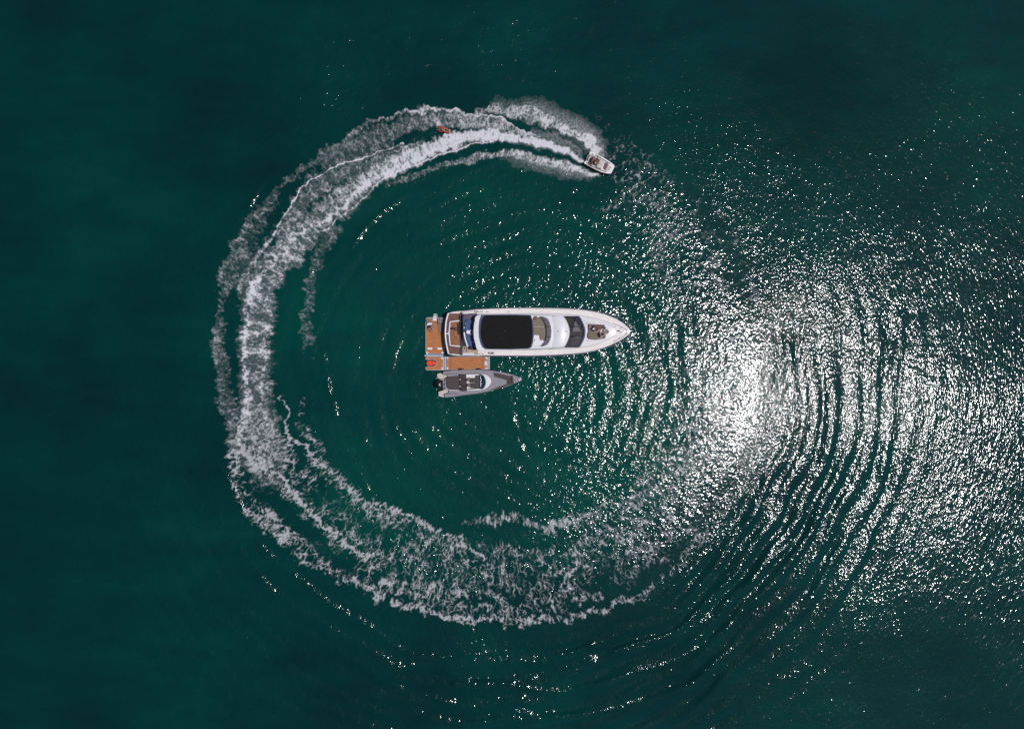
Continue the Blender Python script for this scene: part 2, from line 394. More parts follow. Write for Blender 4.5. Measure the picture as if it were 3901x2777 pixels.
# broad outer lane (outer bow wave)
D = stroke([(1336,338,6,.95),(1318,318,17,.8),(1290,303,15,.74),(1250,285,18,.72),(1205,262,20,.66),(1160,250,20,.60),(1110,246,15,.56),(1060,243,9,.55)], .5, D)
D = stroke([(1335,342,3,1),(1320,330,6,1),(1290,312,6,.9),(1250,292,7,.8),(1210,272,7,.7)], .8, D)
# second lane between the crest line and the wash
D = stroke([(1195,302,3,.8),(1150,288,9,.6),(1110,278,16,.60),(1060,268,20,.55),(1000,268,28,.50),(940,278,36,.42),(880,296,42,.36),(830,318,44,.36),(780,345,44,.38),(730,378,44,.36),(680,412,44,.32),(630,450,44,.30),(590,492,44,.30),(558,535,42,.32),(535,575,38,.36),(515,615,32,.32),(508,655,26,.18)], .55, D)
D = stroke([(1205,304,2.5,.95),(1152,283,3.4,.9),(1113,266,4,.85),(1062,252,4.5,.8),(998,244,6,.8),(934,245,6,.75),(882,253,6,.62),(844,265,6,.5),(800,290,9,.45),(740,330,11,.42),(690,372,11,.36),(640,410,12,.36),(595,450,13,.40),(560,490,13,.44),(535,530,14,.47),(515,565,14,.48),(500,600,13,.47),(492,640,11,.36)], .8, D)
# the main wash of the jet
D = stroke([(1300,354,4,1.0),(1254,337,8,1.0),(1203,318,12,1.0),(1152,306,15,1.0),(1100,300,17,1.0),(1050,305,19,.98),(1000,318,22,.92),(950,335,25,.88),(900,356,28,.84),(850,384,33,.76),(800,416,38,.66),(755,452,40,.60),(715,488,42,.60),(680,520,44,.60),(645,555,46,.66),(612,590,50,.70),(588,630,52,.68),(570,675,52,.66),(566,730,50,.64),(568,790,50,.64),(570,850,50,.64),(572,905,52,.62),(575,950,60,.58),(580,1000,72,.52),(590,1045,66,.42)], .6, D)
D = stroke([(1303,356,3,1.1),(1254,340,5,1.15),(1203,322,7,1.15),(1150,308,9,1.1),(1100,303,10,1.1),(1040,312,9,1.05),(980,333,9,1),(920,358,10,1),(860,388,11,.98),(810,420,12,.95),(770,455,12,.95),(735,490,12,.9),(690,512,12,.95),(650,535,14,.92)], .9, D)
D = stroke([(860,347,8,.5),(770,387,16,.5),(710,417,22,.46),(675,447,24,.46),(655,480,26,.48),(625,520,24,.5)], .5, D)
D = stroke([(640,560,14,.95),(600,592,16,.95),(570,630,16,.95),(548,680,14,.98),(543,740,13,1.0),(545,800,13,.98),(548,860,15,.95),(552,910,18,.9),(540,960,20,.8),(535,1000,18,.72)], .9, D)
D = stroke([(600,690,10,.85),(596,750,12,.82),(592,810,12,.85),(585,870,14,.88),(590,930,14,.78)], .9, D)
# left feathery lane
D = stroke([(500,640,14,.40),(492,690,14,.25),(488,740,18,.42),(492,790,20,.40),(498,840,20,.34),(506,900,22,.40),(516,950,22,.45),(530,1000,24,.5)], .5, D)
# inner bow wave
D = stroke([(1333,386,4,.9),(1312,388,13,.85),(1270,376,14,.72),(1215,360,14,.66),(1160,348,13,.62),(1110,342,12,.6),(1060,350,11,.55),(1010,362,10,.45),(960,376,10,.36),(910,394,9,.34),(865,420,8,.34)], .5, D)
D = stroke([(1332,384,3,1),(1306,385,6,.95),(1260,372,6,.8),(1200,352,5,.7),(1130,336,4,.65)], .8, D)
# streaky side lane further back
D = stroke([(755,510,14,.42),(738,524,16,.42),(716,560,19,.34),(700,605,18,.36),(688,650,18,.36),(680,700,19,.34),(686,745,21,.30),(690,800,22,.16)], .5, D)
# spray thrown up by the tube
D = stroke([(976,292,3,.7),(972,278,7,.9),(968,266,9,.6),(960,258,8,.4)], .8, D)
D = stroke([(1004,298,3,.8),(990,306,6,.8),(960,318,6,.8)], .8, D)
# sharp crest lines
D = stroke([(900,322,3,.85),(860,335,2.4,.9),(812,351,2.4,1),(755,368,2.4,1),(697,400,2.6,1.05),(668,420,2.6,1.1),(657,443,2.6,1.1),(639,466,2.6,1.05),(625,492,3,1),(608,527,4,.95),(585,553,7,.8),(562,582,11,.72),(545,612,13,.7),(536,650,12,.6)], .9, D, X_=SX, Y_=SY)
D = stroke([(940,316,3,.6),(900,330,5,.75),(860,343,5,.6)], .9, D, X_=SX, Y_=SY)
D = stroke([(1100,315,2,.9),(1062,320,2.2,1),(1011,336,2.4,1),(972,349,2.6,1),(921,368,3,1),(883,385,3,.95),(844,409,3,.95),(818,436,3,.9),(780,465,3,.9),(757,485,3,.9),(730,512,3,.9),(697,524,3,.85)], .9, D, X_=SX, Y_=SY)
# gaps of thinner foam between the lanes
G = stroke([(1308,342,3,1),(1280,325,6,1),(1228,301,9,1),(1177,286,8,.95),(1139,271,4,.7),(1110,262,2,.4)], .7)
G = np.maximum(G, stroke([(1305,368,4,1),(1260,355,7,.9),(1203,343,8,.75),(1152,333,8,.75),(1100,329,7,.85),(1050,336,6,.8),(1000,350,5,.6),(950,365,4,.4)], .7))
G = np.maximum(G, stroke([(973,293,5,1),(955,294,9,.95),(930,302,10,.85),(905,315,7,.7),(880,326,4,.5)], .6))
G = np.maximum(G, stroke([(720,365,7,.4),(680,392,9,.7),(650,424,11,.8),(625,458,12,.8),(600,500,12,.75),(575,540,10,.6)], .7))
G = np.maximum(G, stroke([(648,612,20,.7),(652,680,26,.9),(645,760,24,.9),(640,840,18,.9)], .5))
D = D*(1-.85*G)
# ---- the older half of the ring: lace
Lc = stroke([(575,960,45,.55),(600,1010,62,.56),(625,1065,78,.42),(665,1130,90,.36),(730,1180,95,.36),(800,1215,95,.38),(870,1245,98,.40),(950,1270,100,.40),(1040,1290,95,.40),(1130,1290,98,.40),(1220,1275,98,.40),(1310,1245,100,.40),(1390,1200,102,.40),(1460,1145,100,.37),(1520,1075,95,.34),(1565,1000,88,.30),(1590,900,84,.22),(1595,800,85,.22),(1575,700,90,.23),(1545,600,85,.26),(1500,520,80,.29),(1450,440,72,.28),(1400,370,60,.26),(1350,300,46,.10)], .22, Lc)
Lc = stroke([(1040,1165,9,.45),(1068,1158,12,.55),(1101,1152,14,.6),(1144,1152,14,.55),(1178,1168,13,.6),(1211,1178,13,.65),(1251,1166,13,.62),(1284,1158,13,.5),(1334,1138,14,.45),(1368,1118,14,.42),(1401,1104,16,.4),(1451,1082,18,.35),(1500,1040,22,.3)], .6, Lc)
Lc = stroke([(625,880,4,.6),(637,915,5,.9),(638,945,5,.85),(652,975,6,.85),(680,998,6,.85),(705,1030,8,.75),(745,1065,9,.72),(790,1100,10,.75),(830,1122,9,.72),(880,1140,8,.8),(930,1158,8,.8),(975,1182,8,.8),(1018,1204,8,.82),(1051,1228,9,.85),(1078,1243,8,.8),(1092,1262,5,.5)], .8, Lc)
Lc = stroke([(545,1005,20,.8),(570,1030,10,.85),(600,1048,7,.9),(630,1062,7,.9),(650,1085,8,.85),(668,1115,9,.8),(700,1150,9,.85),(735,1185,9,.85),(770,1215,10,.85),(820,1240,10,.7),(870,1240,9,.5)], .8, Lc)
Lc = stroke([(520,1007,18,0.75),(526,1057,18,0.53),(538,1107,18,0.44),(560,1143,18,0.55),(600,1177,20,0.58),(650,1213,20,0.58),(700,1251,20,0.53),(760,1287,20,0.53),(818,1309,20,0.58),(870,1337,17,0.63),(920,1357,13,0.70),(985,1371,12,0.75),(1051,1378,12,0.75),(1111,1371,12,0.62),(1136,1385,15,0.62),(1184,1383,13,0.62),(1281,1371,13,0.53),(1351,1355,13,0.53),(1434,1325,13,0.48),(1484,1285,12,0.46),(1527,1238,13,0.44),(1578,1183,13,0.40),(1620,1117,13,0.37),(1655,1037,13,0.35),(1680,957,13,0.33),(1695,877,13,0.37),(1700,787,13,0.37),(1690,697,13,0.35),(1660,597,12,0.32),(1620,497,12,0.28),(1575,437,10,0.26)], .7, Lc)
Lc = stroke([(560,1120,20,.45),(600,1150,22,.5),(660,1190,24,.5),(720,1220,24,.4)], .7, Lc)
Lc = stroke([(1240,1322,7,.7),(1262,1300,7,.7),(1278,1272,8,.75),(1300,1258,7,.5),(1340,1240,6,.4)], .8, Lc)
Lc = stroke([(850,1300,20,.6),(930,1310,24,.52),(1010,1320,26,.5),(1100,1330,26,.48),(1200,1345,22,.46),(1280,1335,22,.42)], .7, Lc)
Lc = stroke([(690,1010,18,.5),(740,1060,20,.5),(800,1110,20,.5),(860,1150,24,.5),(920,1185,24,.4),(900,1240,30,.48)], .7, Lc)
Lc = stroke([(1325,470,12,.3),(1380,455,10,.35),(1440,440,14,.36),(1480,480,14,.38),(1540,470,12,.36),(1560,440,10,.3)], .8, Lc)
Lc = stroke([(1420,480,12,.3),(1450,540,12,.3),(1465,620,10,.3)], .8, Lc)
Lc = stroke([(1550,560,12,.34),(1590,620,12,.34),(1620,700,12,.36),(1640,800,12,.36)], .8, Lc)
Lc = stroke([(680,890,10,.40),(664,916,12,.36),(669,942,12,.40),(690,975,14,.42),(720,1010,10,.4)], .7, Lc)
Gl = stroke([(560,1075,24,.4),(600,1100,30,.9),(640,1140,26,.9),(690,1195,20,.85),(740,1240,14,.6),(790,1268,8,.4)], .6)
Gl = np.maximum(Gl, stroke([(660,1000,10,.8),(672,1030,14,.7)], .6))
Gl = np.maximum(Gl, stroke([(720,1090,16,.5),(800,1160,20,.55),(870,1200,16,.5)], .6))
Gl = np.maximum(Gl, stroke([(1080,1195,20,.6),(1180,1205,20,.8),(1280,1195,18,.6)], .6))
Gl = np.maximum(Gl, stroke([(1310,1300,22,.6),(1400,1260,18,.5)], .6))
Lc = Lc*(1-.9*Gl)
# faint scattered foam
fa = stroke([(870,170,20,.0),(930,150,26,.06),(1010,150,30,.07),(1100,165,34,.07),(1180,190,30,.07),(1280,250,26,.07),(1380,290,26,.12),(1460,340,24,.10)], .8)
Lc = np.maximum(Lc, fa)
halo = stroke([(430,700,30,.05),(440,900,30,.05)], .9)
# soft spray hanging at the edges of the fresh wake
MI = stroke([(1337,345,14,.50),(1325,318,26,.46),(1295,292,32,.42),(1240,262,34,.32),(1180,240,30,.22),(1110,234,20,.08)], 1.0)
MI = np.maximum(MI, stroke([(1330,388,10,.45),(1305,388,20,.42),(1260,380,22,.32),(1200,365,20,.22),(1120,350,16,.1)], 1.0))
MI = np.maximum(MI, stroke([(1303,355,6,.9),(1260,338,10,.8),(1210,320,14,.6),(1150,306,18,.3)], 1.0))
MI = np.maximum(MI, stroke([(978,290,5,.75),(972,274,11,.7),(964,258,13,.35)], 1.0))
MI = np.maximum(MI, stroke([(1290,335,9,.25),(1240,312,12,.28),(1190,293,12,.25)], 1.0))
# ---- break the lanes up with noise
def rank(a):
    q = np.quantile(a[::9, ::9], np.linspace(0, 1, 65)); return np.interp(a, q, np.linspace(0, 1, 65)).astype(np.float32)
E_ = lambda v, t: np.exp(-(v/t)**1.35)
fine_grain = perlin(FX*3.6, FY*3.6, 261)*.6 + perlin(FX*6.5, FY*6.5, 262)*.5
thick = rank(fbm(FX*.30, FY*.30, 3, 251)); thin2 = rank(fbm(FX*.8, FY*.8, 2, 255)); clump = rank(fbm(rr*.5+.3*w1, s_*.8+.3*w2, 3, 221))
# fresh foam: strands across the path with dark holes between them
f1 = np.abs(perlin(rr*.62 + .55*w3, s_*1.05 + .50*w4 + .10*w5, 201)); f2 = np.abs(perlin(rr*1.3 + .60*w4 + .1*w6, s_*2.15 + .6*w3 + .12*w5, 215))
f3 = np.abs(perlin(FX*1.1+.6*w3, FY*1.1+.6*w4, 211)); f4 = np.abs(perlin(rr*1.9 + .4*w3, s_*3.6+.4*w4, 217))
ridge = .42*E_(f1, .20) + .40*E_(f2, .20) + .26*E_(f3, .16) + .22*E_(f4, .2)
Dm = D*(.84+.30*clump)
a1 = Dm*(.12+1.10*ridge) + np.clip(Dm-.62, 0, 1)*(.80-.15*ridge) + .16*fine_grain*Dm
age = sst(30, 70, s_)
big1 = np.abs(perlin(rr*.30+.5*w3+.3*w1, s_*.42+.5*w4+.3*w2, 225)); big2 = np.abs(perlin(rr*.55+.5*w4, s_*.9-.5*w3, 227))
a1 = a1*(1 - age*(.42*sst(.16, .42, big1) + .34*sst(.16, .42, big2))) + .16*age*Dm*E_(big2, .10)
a1 = np.clip(a1, 0, 1)*sst(.04, .22, D+.10*fine_grain)
a1 = sst(.04, .86, a1)*.98
# old foam: a net of thin threads, drawn out towards and away from the centre
o1 = np.abs(perlin(rr*.36+.34*w3+.4*w1+.05*w5, s_*.50+.34*w4+.4*w2+.05*w6, 231))
o2 = np.abs(perlin(rr*.66+.42*w4+.07*w5, s_*1.05-.42*w3+.07*w6, 241))
o3 = np.abs(perlin(rr*1.3+.5*w3+.08*w5, s_*2.1+.5*w4+.08*w6, 243)); o4 = np.abs(perlin(FX*2.3+.5*w5, FY*2.3+.5*w6, 245))
tk = .42+.75*Lc; lb = (Lc-.31)*.9
net = .95*E_(o1, .075*tk)*sst(.10, .6, thin2+lb) + .90*E_(o2, .125*tk)*sst(.22, .72, thick*.55+thin2*.5+lb) + .66*E_(o3, .18*tk)*sst(.30, .82, thick*.5+clump*.55+lb) + .16*E_(o4, .18)*sst(.4, .9, clump)
a2 = (.16+1.02*Lc)*net + np.clip(Lc-.45, 0, 1)*(1.0*ridge+.0+.55*(clump-.5)) + .07*fine_grain*Lc
a2 = np.clip(sst(.05, 1.05, a2)*.95, 0, .60)*sst(.03, .13, Lc + .05*fine_grain)
A = np.maximum(a1, a2)
A = np.maximum(A, .09*sst(.1, .7, D)*(1+fine_grain))                        # thin aerated film between the strands
A = np.maximum(A, MI*(.75+.9*fine_grain))
A = np.clip(A*(1+.22*fine_grain), 0, .95)
# fewer strands where old foam has almost gone
keepv = A > .035
kq = keepv[:-1,:-1] | keepv[1:,:-1] | keepv[:-1,1:] | keepv[1:,1:]
FZ = wave_h(FX, FY) + .03 + A*(.05+.07*np.clip(D, 0, 1)*(fbm(FX*1.3, FY*1.3, 2, 271)+.5)) + .05*A*fine_grain
fme, used = grid_mesh('wake_foam', FX, FY, FZ, kq)
addattr(fme, 'foam', A.ravel()[used])
fo = bpy.data.objects.new('wake_foam', fme); C.objects.link(fo); fo['kind'] = 'stuff'
fo['label'] = 'white foam wake curling in a great ring around the yacht'; fo['category'] = 'foam'
def foam_material():
    m = bpy.data.materials.new('foam'); m.use_nodes = True; n = m.node_tree; L = n.links; b = n.nodes['Principled BSDF']
    b.inputs['Base Color'].default_value = (.66,.66,.70,1); b.inputs['Roughness'].default_value = .7; b.inputs['Specular IOR Level'].default_value = .2
    at = n.nodes.new('ShaderNodeAttribute'); at.attribute_name = 'foam'
    L.new(at.outputs['Fac'], b.inputs['Alpha'])
    tc = n.nodes.new('ShaderNodeTexCoord'); nz = n.nodes.new('ShaderNodeTexNoise'); nz.inputs['Scale'].default_value = 5; nz.inputs['Detail'].default_value = 4
    L.new(tc.outputs['Object'], nz.inputs['Vector'])
    bp = n.nodes.new('ShaderNodeBump'); bp.inputs['Distance'].default_value = .12; L.new(nz.outputs[0], bp.inputs['Height']); L.new(bp.outputs[0], b.inputs['Normal'])
    return m
fme.materials.append(foam_material())
print('foam faces', len(fme.polygons))
del X, Y, Z, R, TH

# ---------------------------------------------------------------- people
def person(label, loc, rot, J, top, bottom, hair='hair', skin='skin', group=None, scale=1.0):
    """J: joints in metres, x forward, z up. Body is one skinned surface."""
    t = thing('person', label, 'person', loc, group)
    Rm = Matrix.Rotation(rot, 3, 'Z')
    def skinmesh(name, verts, edges, radii, m, sub=1):
        me = bpy.data.meshes.new(name); me.from_pydata([tuple(Rm @ (Vector(v)*scale)) for v in verts], edges, []); me.update()
        o = bpy.data.objects.new(name, me); C.objects.link(o); o.parent = t; me.materials.append(M[m])
        bm = bmesh.new(); bm.from_mesh(me); ly = bm.verts.layers.skin.verify(); bm.verts.ensure_lookup_table()
        for i, v in enumerate(bm.verts):
            r = radii[i]*scale; v[ly].radius = (r, r); v[ly].use_root = (i == 0)
        bm.to_mesh(me); bm.free()
        k = o.modifiers.new('skin', 'SKIN'); k.use_smooth_shade = True; k.branch_smoothing = .6
        s = o.modifiers.new('sub', 'SUBSURF'); s.levels = sub; s.render_levels = sub
        return o
    vs_ = []; rs = []; ed = []; ix = {}
    def add(n_, p, r, par=None):
        ix[n_] = len(vs_); vs_.append(Vector(p)); rs.append(r)
        if par: ed.append((ix[par], ix[n_]))
    pel, chest, neck, head = map(Vector, (J['pelvis'], J['chest'], J['neck'], J['head']))
    add('pelvis', pel, .13); add('belly', (pel+chest)/2, .12, 'pelvis'); add('chest', chest, .135, 'belly')
    add('neck', neck, .055, 'chest'); hd = (head-neck).normalized()
    add('jaw', neck+hd*.07, .07, 'neck'); add('head', neck+hd*.15, .095, 'jaw'); add('crown', neck+hd*.215, .07, 'head')
    face = Vector(J.get('face', (1,0,0))).normalized()
    add('nose', neck+hd*.13+face*.105, .014, 'head')
    side = hd.cross(face).normalized()
    for sgn, nm in ((1,'l'), (-1,'r')):
        add('ear'+nm, neck+hd*.13+side*sgn*.095, .018, 'head')
        sh, el, wr = map(Vector, (J['sh'+nm], J['el'+nm], J['wr'+nm]))
        add('sh'+nm, sh, .062, 'chest'); add('ua'+nm, (sh+el)/2, .05, 'sh'+nm); add('el'+nm, el, .04, 'ua'+nm); add('wr'+nm, wr, .028, 'el'+nm)
        d = (wr-el).normalized(); up = Vector((0,0,1)); lat = d.cross(up)
        lat = lat.normalized() if lat.length > .1 else Vector((0,1,0))
        palm = wr+d*.07; add('palm'+nm, palm, .034, 'wr'+nm)
        for q, (off, ln) in enumerate(((-.03,.062),(-.01,.072),(.01,.068),(.03,.05))):
            a = palm+d*.03+lat*off; add(f'f{q}a'+nm, a, .010, 'palm'+nm); add(f'f{q}b'+nm, a+d*ln*.55-up*.01, .009, f'f{q}a'+nm); add(f'f{q}c'+nm, a+d*ln*.85-up*.03, .007, f'f{q}b'+nm)
        add('th'+nm, wr+d*.04+lat*.045*sgn, .011, 'palm'+nm); add('tt'+nm, wr+d*.08+lat*.06*sgn-up*.01, .009, 'th'+nm)
        hp, kn, an, to = map(Vector, (J['hp'+nm], J['kn'+nm], J['an'+nm], J['to'+nm]))
        add('hp'+nm, hp, .095, 'pelvis'); add('tg'+nm, (hp+kn)/2, .075, 'hp'+nm); add('kn'+nm, kn, .056, 'tg'+nm)
        add('cf'+nm, kn+(an-kn)*.35, .055, 'kn'+nm); add('an'+nm, an, .036, 'cf'+nm); add('to'+nm, to, .032, 'an'+nm)
    skinmesh('body', vs_, ed, rs, skin)
    g = lambda k: vs_[ix[k]]
    if top:
        v = [g('belly')-Vector((0,0,.03)), g('chest'), g('shl'), g('shr'), g('ual'), g('uar')]
        skinmesh('shirt', v, [(0,1),(1,2),(1,3),(2,4),(3,5)], [.145,.155,.08,.08,.066,.066], top)
    if bottom:
        v = [g('pelvis'), g('hpl'), g('hpr'), g('tgl'), g('tgr')]
        skinmesh('shorts', v, [(0,1),(0,2),(1,3),(2,4)], [.15,.112,.112,.09,.09], bottom)
    hb = bmesh.new(); bmesh.ops.create_icosphere(hb, subdivisions=3, radius=.118*scale)
    for vv in hb.verts:
        vv.co += vv.co.normalized()*.008*scale*math.sin(vv.co.x*90+vv.co.y*70+vv.co.z*60)
    c = Rm @ ((neck+hd*.165-face*.022)*scale)
    bmesh.ops.translate(hb, vec=c+Vector(loc), verts=hb.verts)
    link('hair', hb, hair, t, True)
    for sgn in (1,-1):
        eb = bmesh.new(); bmesh.ops.create_icosphere(eb, subdivisions=1, radius=.013*scale)
        bmesh.ops.translate(eb, vec=(Rm @ ((neck+hd*.14+face*.092+side*sgn*.034)*scale))+Vector(loc), verts=eb.verts)
        link('eye', eb, 'eye', t, True)
    return t
SIT = dict(pelvis=(0,0,.14), chest=(-.06,0,.46), neck=(-.04,0,.64), head=(0,0,.86), face=(1,0,-.1),
    shl=(-.05,.18,.57), ell=(.08,.27,.34), wrl=(.30,.20,.26), shr=(-.05,-.18,.57), elr=(.08,-.27,.34), wrr=(.30,-.20,.26),
    hpl=(.02,.10,.13), knl=(.43,.15,.36), anl=(.72,.14,.07), tol=(.86,.15,.06), hpr=(.02,-.10,.13), knr=(.43,-.15,.36), anr=(.72,-.14,.07), tor=(.86,-.15,.06))
CHAIR = dict(SIT, knl=(.45,.13,.16), anl=(.5,.13,-.25), tol=(.64,.14,-.28), knr=(.45,-.13,.16), anr=(.5,-.13,-.25), tor=(.64,-.14,-.28))
RECL = dict(SIT, chest=(-.22,0,.36), neck=(-.34,0,.50), head=(-.42,0,.68), face=(1,0,.5), shl=(-.30,.18,.44), shr=(-.30,-.18,.44),
    ell=(-.14,.30,.22), wrl=(.10,.22,.24), elr=(-.14,-.30,.22), wrr=(.10,-.22,.24), knl=(.42,.12,.25), knr=(.45,-.13,.12), anr=(.85,-.12,.06), tor=(.92,-.13,.16), anl=(.78,.12,.06), tol=(.9,.12,.08))
LEAN = dict(SIT, chest=(.10,0,.44), neck=(.20,0,.58), head=(.30,0,.78), face=(1,0,-.5), shl=(.12,.18,.53), shr=(.12,-.18,.53),
    ell=(.34,.24,.42), wrl=(.55,.14,.40), elr=(.34,-.24,.42), wrr=(.55,-.14,.40))
PRONE = dict(pelvis=(0,0,.14), chest=(.40,0,.20), neck=(.56,0,.26), head=(.76,0,.36), face=(1,0,-.1),
    shl=(.50,.18,.22), ell=(.68,.28,.14), wrl=(.90,.20,.14), shr=(.50,-.18,.22), elr=(.68,-.28,.14), wrr=(.90,-.20,.14),
    hpl=(-.05,.10,.13), knl=(-.44,.14,.12), anl=(-.82,.15,.12), tol=(-.95,.15,.08), hpr=(-.05,-.10,.13), knr=(-.44,-.14,.12), anr=(-.82,-.15,.12), tor=(-.95,-.15,.08))

# ---------------------------------------------------------------- the motor yacht
DZ = 2.0                                                       # deck height
yl = Y1(1000,350,0); yacht = thing('motor_yacht', 'large white motor yacht with a black roof, bow to the right', 'yacht', (yl.x, yl.y, 0))
topside = [(345,250),(352,205),(375,162),(430,148),(500,142),(560,136),(640,125),(800,118),(1000,112),(1200,111),(1450,114),(1600,121),(1740,137),(1870,165),(1980,206),(2060,252),(2110,294),(2137,331)]
botside = [(2120,366),(2060,411),(1980,453),(1880,496),(1760,531),(1600,556),(1400,569),(1200,574),(1000,574),(780,573),(640,572),(500,572),(420,566),(372,552),(352,500),(343,440),(339,345)]
def ydz(u): return DZ + .55*max(0, (u-1300)/840)**1.5
outl = [Y1(u, v, ydz(u)) for u, v in topside+botside]
yc = [Vector((p.x, yl.y + (p.x-yl.x)*.014 + .03, 0)) for p in outl]
bm = bmesh.new(); n = len(outl); rings = []
xb = max(p.x for p in outl); xst = min(p.x for p in outl)
def hull_ring(k, kb, z, inset=0):
    r = []
    for p, c in zip(outl, yc):
        t = max(0, (p.x-(xb-9))/9)                              # bow fraction
        y = c.y + (p.y-c.y)*(k-(k-kb)*t)
        x = p.x - t*t*(1-kb)*2.6 + (inset if p.x < xst+.6 else 0)
        if isinstance(z, str): zz = p.z
        else: zz = z + (p.z-DZ)*.6*max(0, z/DZ)
        r.append(bm.verts.new((x, y, zz)))
    return r
rings = [hull_ring(.80,.30,-.7), hull_ring(.90,.50,.05), hull_ring(.985,.78,1.0), hull_ring(1.0,.94,1.72), hull_ring(1,1,'top')]
for a, b in zip(rings, rings[1:]):
    for i in range(n): bm.faces.new((a[i], a[(i+1)%n], b[(i+1)%n], b[i]))
bm.faces.new(rings[0][::-1])
link('hull', bm, 'hull', yacht, True)
S_('deck', [p+Vector((0,0,.004)) for p in outl], .10, 'cream', yacht, .05)
TB('rub_rail', [Vector((p.x+(p.x-c.x)*0, c.y+(p.y-c.y)*1.012, p.z-.12)) for p, c in zip(outl, yc)], .07, 'rub', yacht, 6, True)
# coach roof (trunk cabin) over the fore body
cr = [(640,166),(900,160),(1200,159),(1400,161),(1600,171),(1750,194),(1850,218),(1925,246),(1985,286),(2008,332),(1992,378),(1935,415),(1850,449),(1750,482),(1600,502),(1400,512),(1100,517),(800,519),(640,520)]
S_('coach_roof', [Y1(u, v, ydz(u)+.50) for u, v in cr], .6, 'gel', yacht, .22, .04, True, seg=4)
# long salon roof that carries the flybridge
SZ = 3.55
glassaft = [(1494,193),(1514,224),(1532,262),(1545,303),(1549,340),(1545,384),(1530,428),(1514,460),(1497,487)]
sal = [(640,178),(900,172),(1200,172),(1350,176)] + glassaft + [(1350,500),(1200,507),(900,510),(640,508)]
bm = bmesh.new()
def loft_roof(bm, pts, z0, z1, crown, cz=None, flare=0.0):
    n = len(pts)
    c = sum((Y1(u, v, z1) for u, v in pts), Vector())/n
    rows = [[bm.verts.new(Y1(u, v, z1)-Vector((0,0,z1-z0)) + Vector((0, flare*(1 if v < 340 else -1), 0))) for u, v in pts],
            [bm.verts.new(Y1(u, v, z1)-Vector((0,0,.12))) for u, v in pts]]
    for k in (.97,.9,.78,.6,.4,.2):
        e = 1-k
        rows.append([bm.verts.new((c.x+(q.x-c.x)*k, c.y+(q.y-c.y)*k, z1+crown*(1-k**2.4))) for q in (Y1(u, v, z1) for u, v in pts)])
    for a, b in zip(rows, rows[1:]):
        for i in range(n): bm.faces.new((a[i], a[(i+1)%n], b[(i+1)%n], b[i]))
    bm.faces.new(rows[-1])
loft_roof(bm, sal, 2.3, SZ, .16, flare=.12)
link('salon_roof', bm, 'gel', yacht, True)
# forward roof swell that catches the sun
bm = bmesh.new(); fr = [(1380,185),(1440,186),(1488,196),(1510,228),(1527,264),(1540,304),(1544,340),(1540,383),(1525,426),(1510,456),(1488,482),(1440,492),(1380,494),(1376,420),(1374,340),(1376,260)]
slab(bm, [Y1(u, v, SZ+.10) for u, v in fr], .25, .08, 3, .20); link('roof_visor', bm, 'gel', yacht, True)
# wheelhouse windscreen: dark sill, seats and dash below the glass
glassfwd = [(1626,193),(1648,224),(1664,256),(1681,300),(1687,340),(1681,391),(1664,432),(1648,462),(1629,487)]
win = P(Y1, glassaft, 3.25) + P(Y1, glassfwd[::-1], 2.72)
S_('windscreen_well', [p-Vector((0,0,.10)) for p in P(Y1, glassaft, 2.95)+P(Y1, glassfwd[::-1], 2.70)], .1, 'dark', yacht, 0)
for k, (q, m_, lb) in enumerate((([(375,350),(490,345),(552,500),(545,540),(490,545)],'olive','olive helm seat seen through the windscreen'), ([(620,350),(690,350),(790,555),(740,560)],'greyc',None),
        ([(495,715),(800,715),(805,830),(495,830)],'lounge',None), ([(495,872),(775,880),(700,1095),(500,1100)],'lounge',None), ([(760,600),(800,600),(805,700),(790,700)],'tan',None))):
    S_('dashboard' if k in (1,4) else 'seat', P(Y4, q, 3.02), .08, m_, yacht, .02, label=lb)
bm = bmesh.new(); a = [bm.verts.new(p+Vector((0,0,.10))) for p in P(Y1, glassaft, 3.25)]; b = [bm.verts.new(p+Vector((0,0,.35))) for p in P(Y1, glassfwd, 2.85)]
for i in range(8): bm.faces.new((a[i], a[i+1], b[i+1], b[i]))
gl = link('windscreen', bm, 'glass', yacht, True)
TB('frame', [p+Vector((0,0,.36)) for p in smoothpoly(P(Y1, glassfwd, 2.85), 3, False)], .13, 'navy', gl, 8)
TB('frame', [p+Vector((0,0,.10)) for p in smoothpoly(P(Y1, glassaft, 3.25), 3, False)], .05, 'dark', gl, 8)
for a_, b_ in (((1494,193),(1626,193)), ((1542,288),(1678,290)), ((1546,386),(1680,386)), ((1497,487),(1629,487))):
    TB('mullion', [Y1(*a_, 3.37), Y1(*b_, 3.24)], .06, 'dark', gl, 6)
for q in ((1692,340),(1650,212),(1652,468)):
    p = Y1(*q, 2.85); TB('wiper', [p-Vector((.2,0,0)), p+Vector((.12,.03,.02))], .02, 'dark', yacht, 5)
# horns and lights on the roof
p = Y4(195,712,3.85); EL('roof_dome', p, .12,.10,.08,'steel',yacht)
for v in (700,732):
    TB('horn', [Y4(320,v,3.82), Y4(430,v,3.82)], [.03,.02], 'steel', yacht, 6)
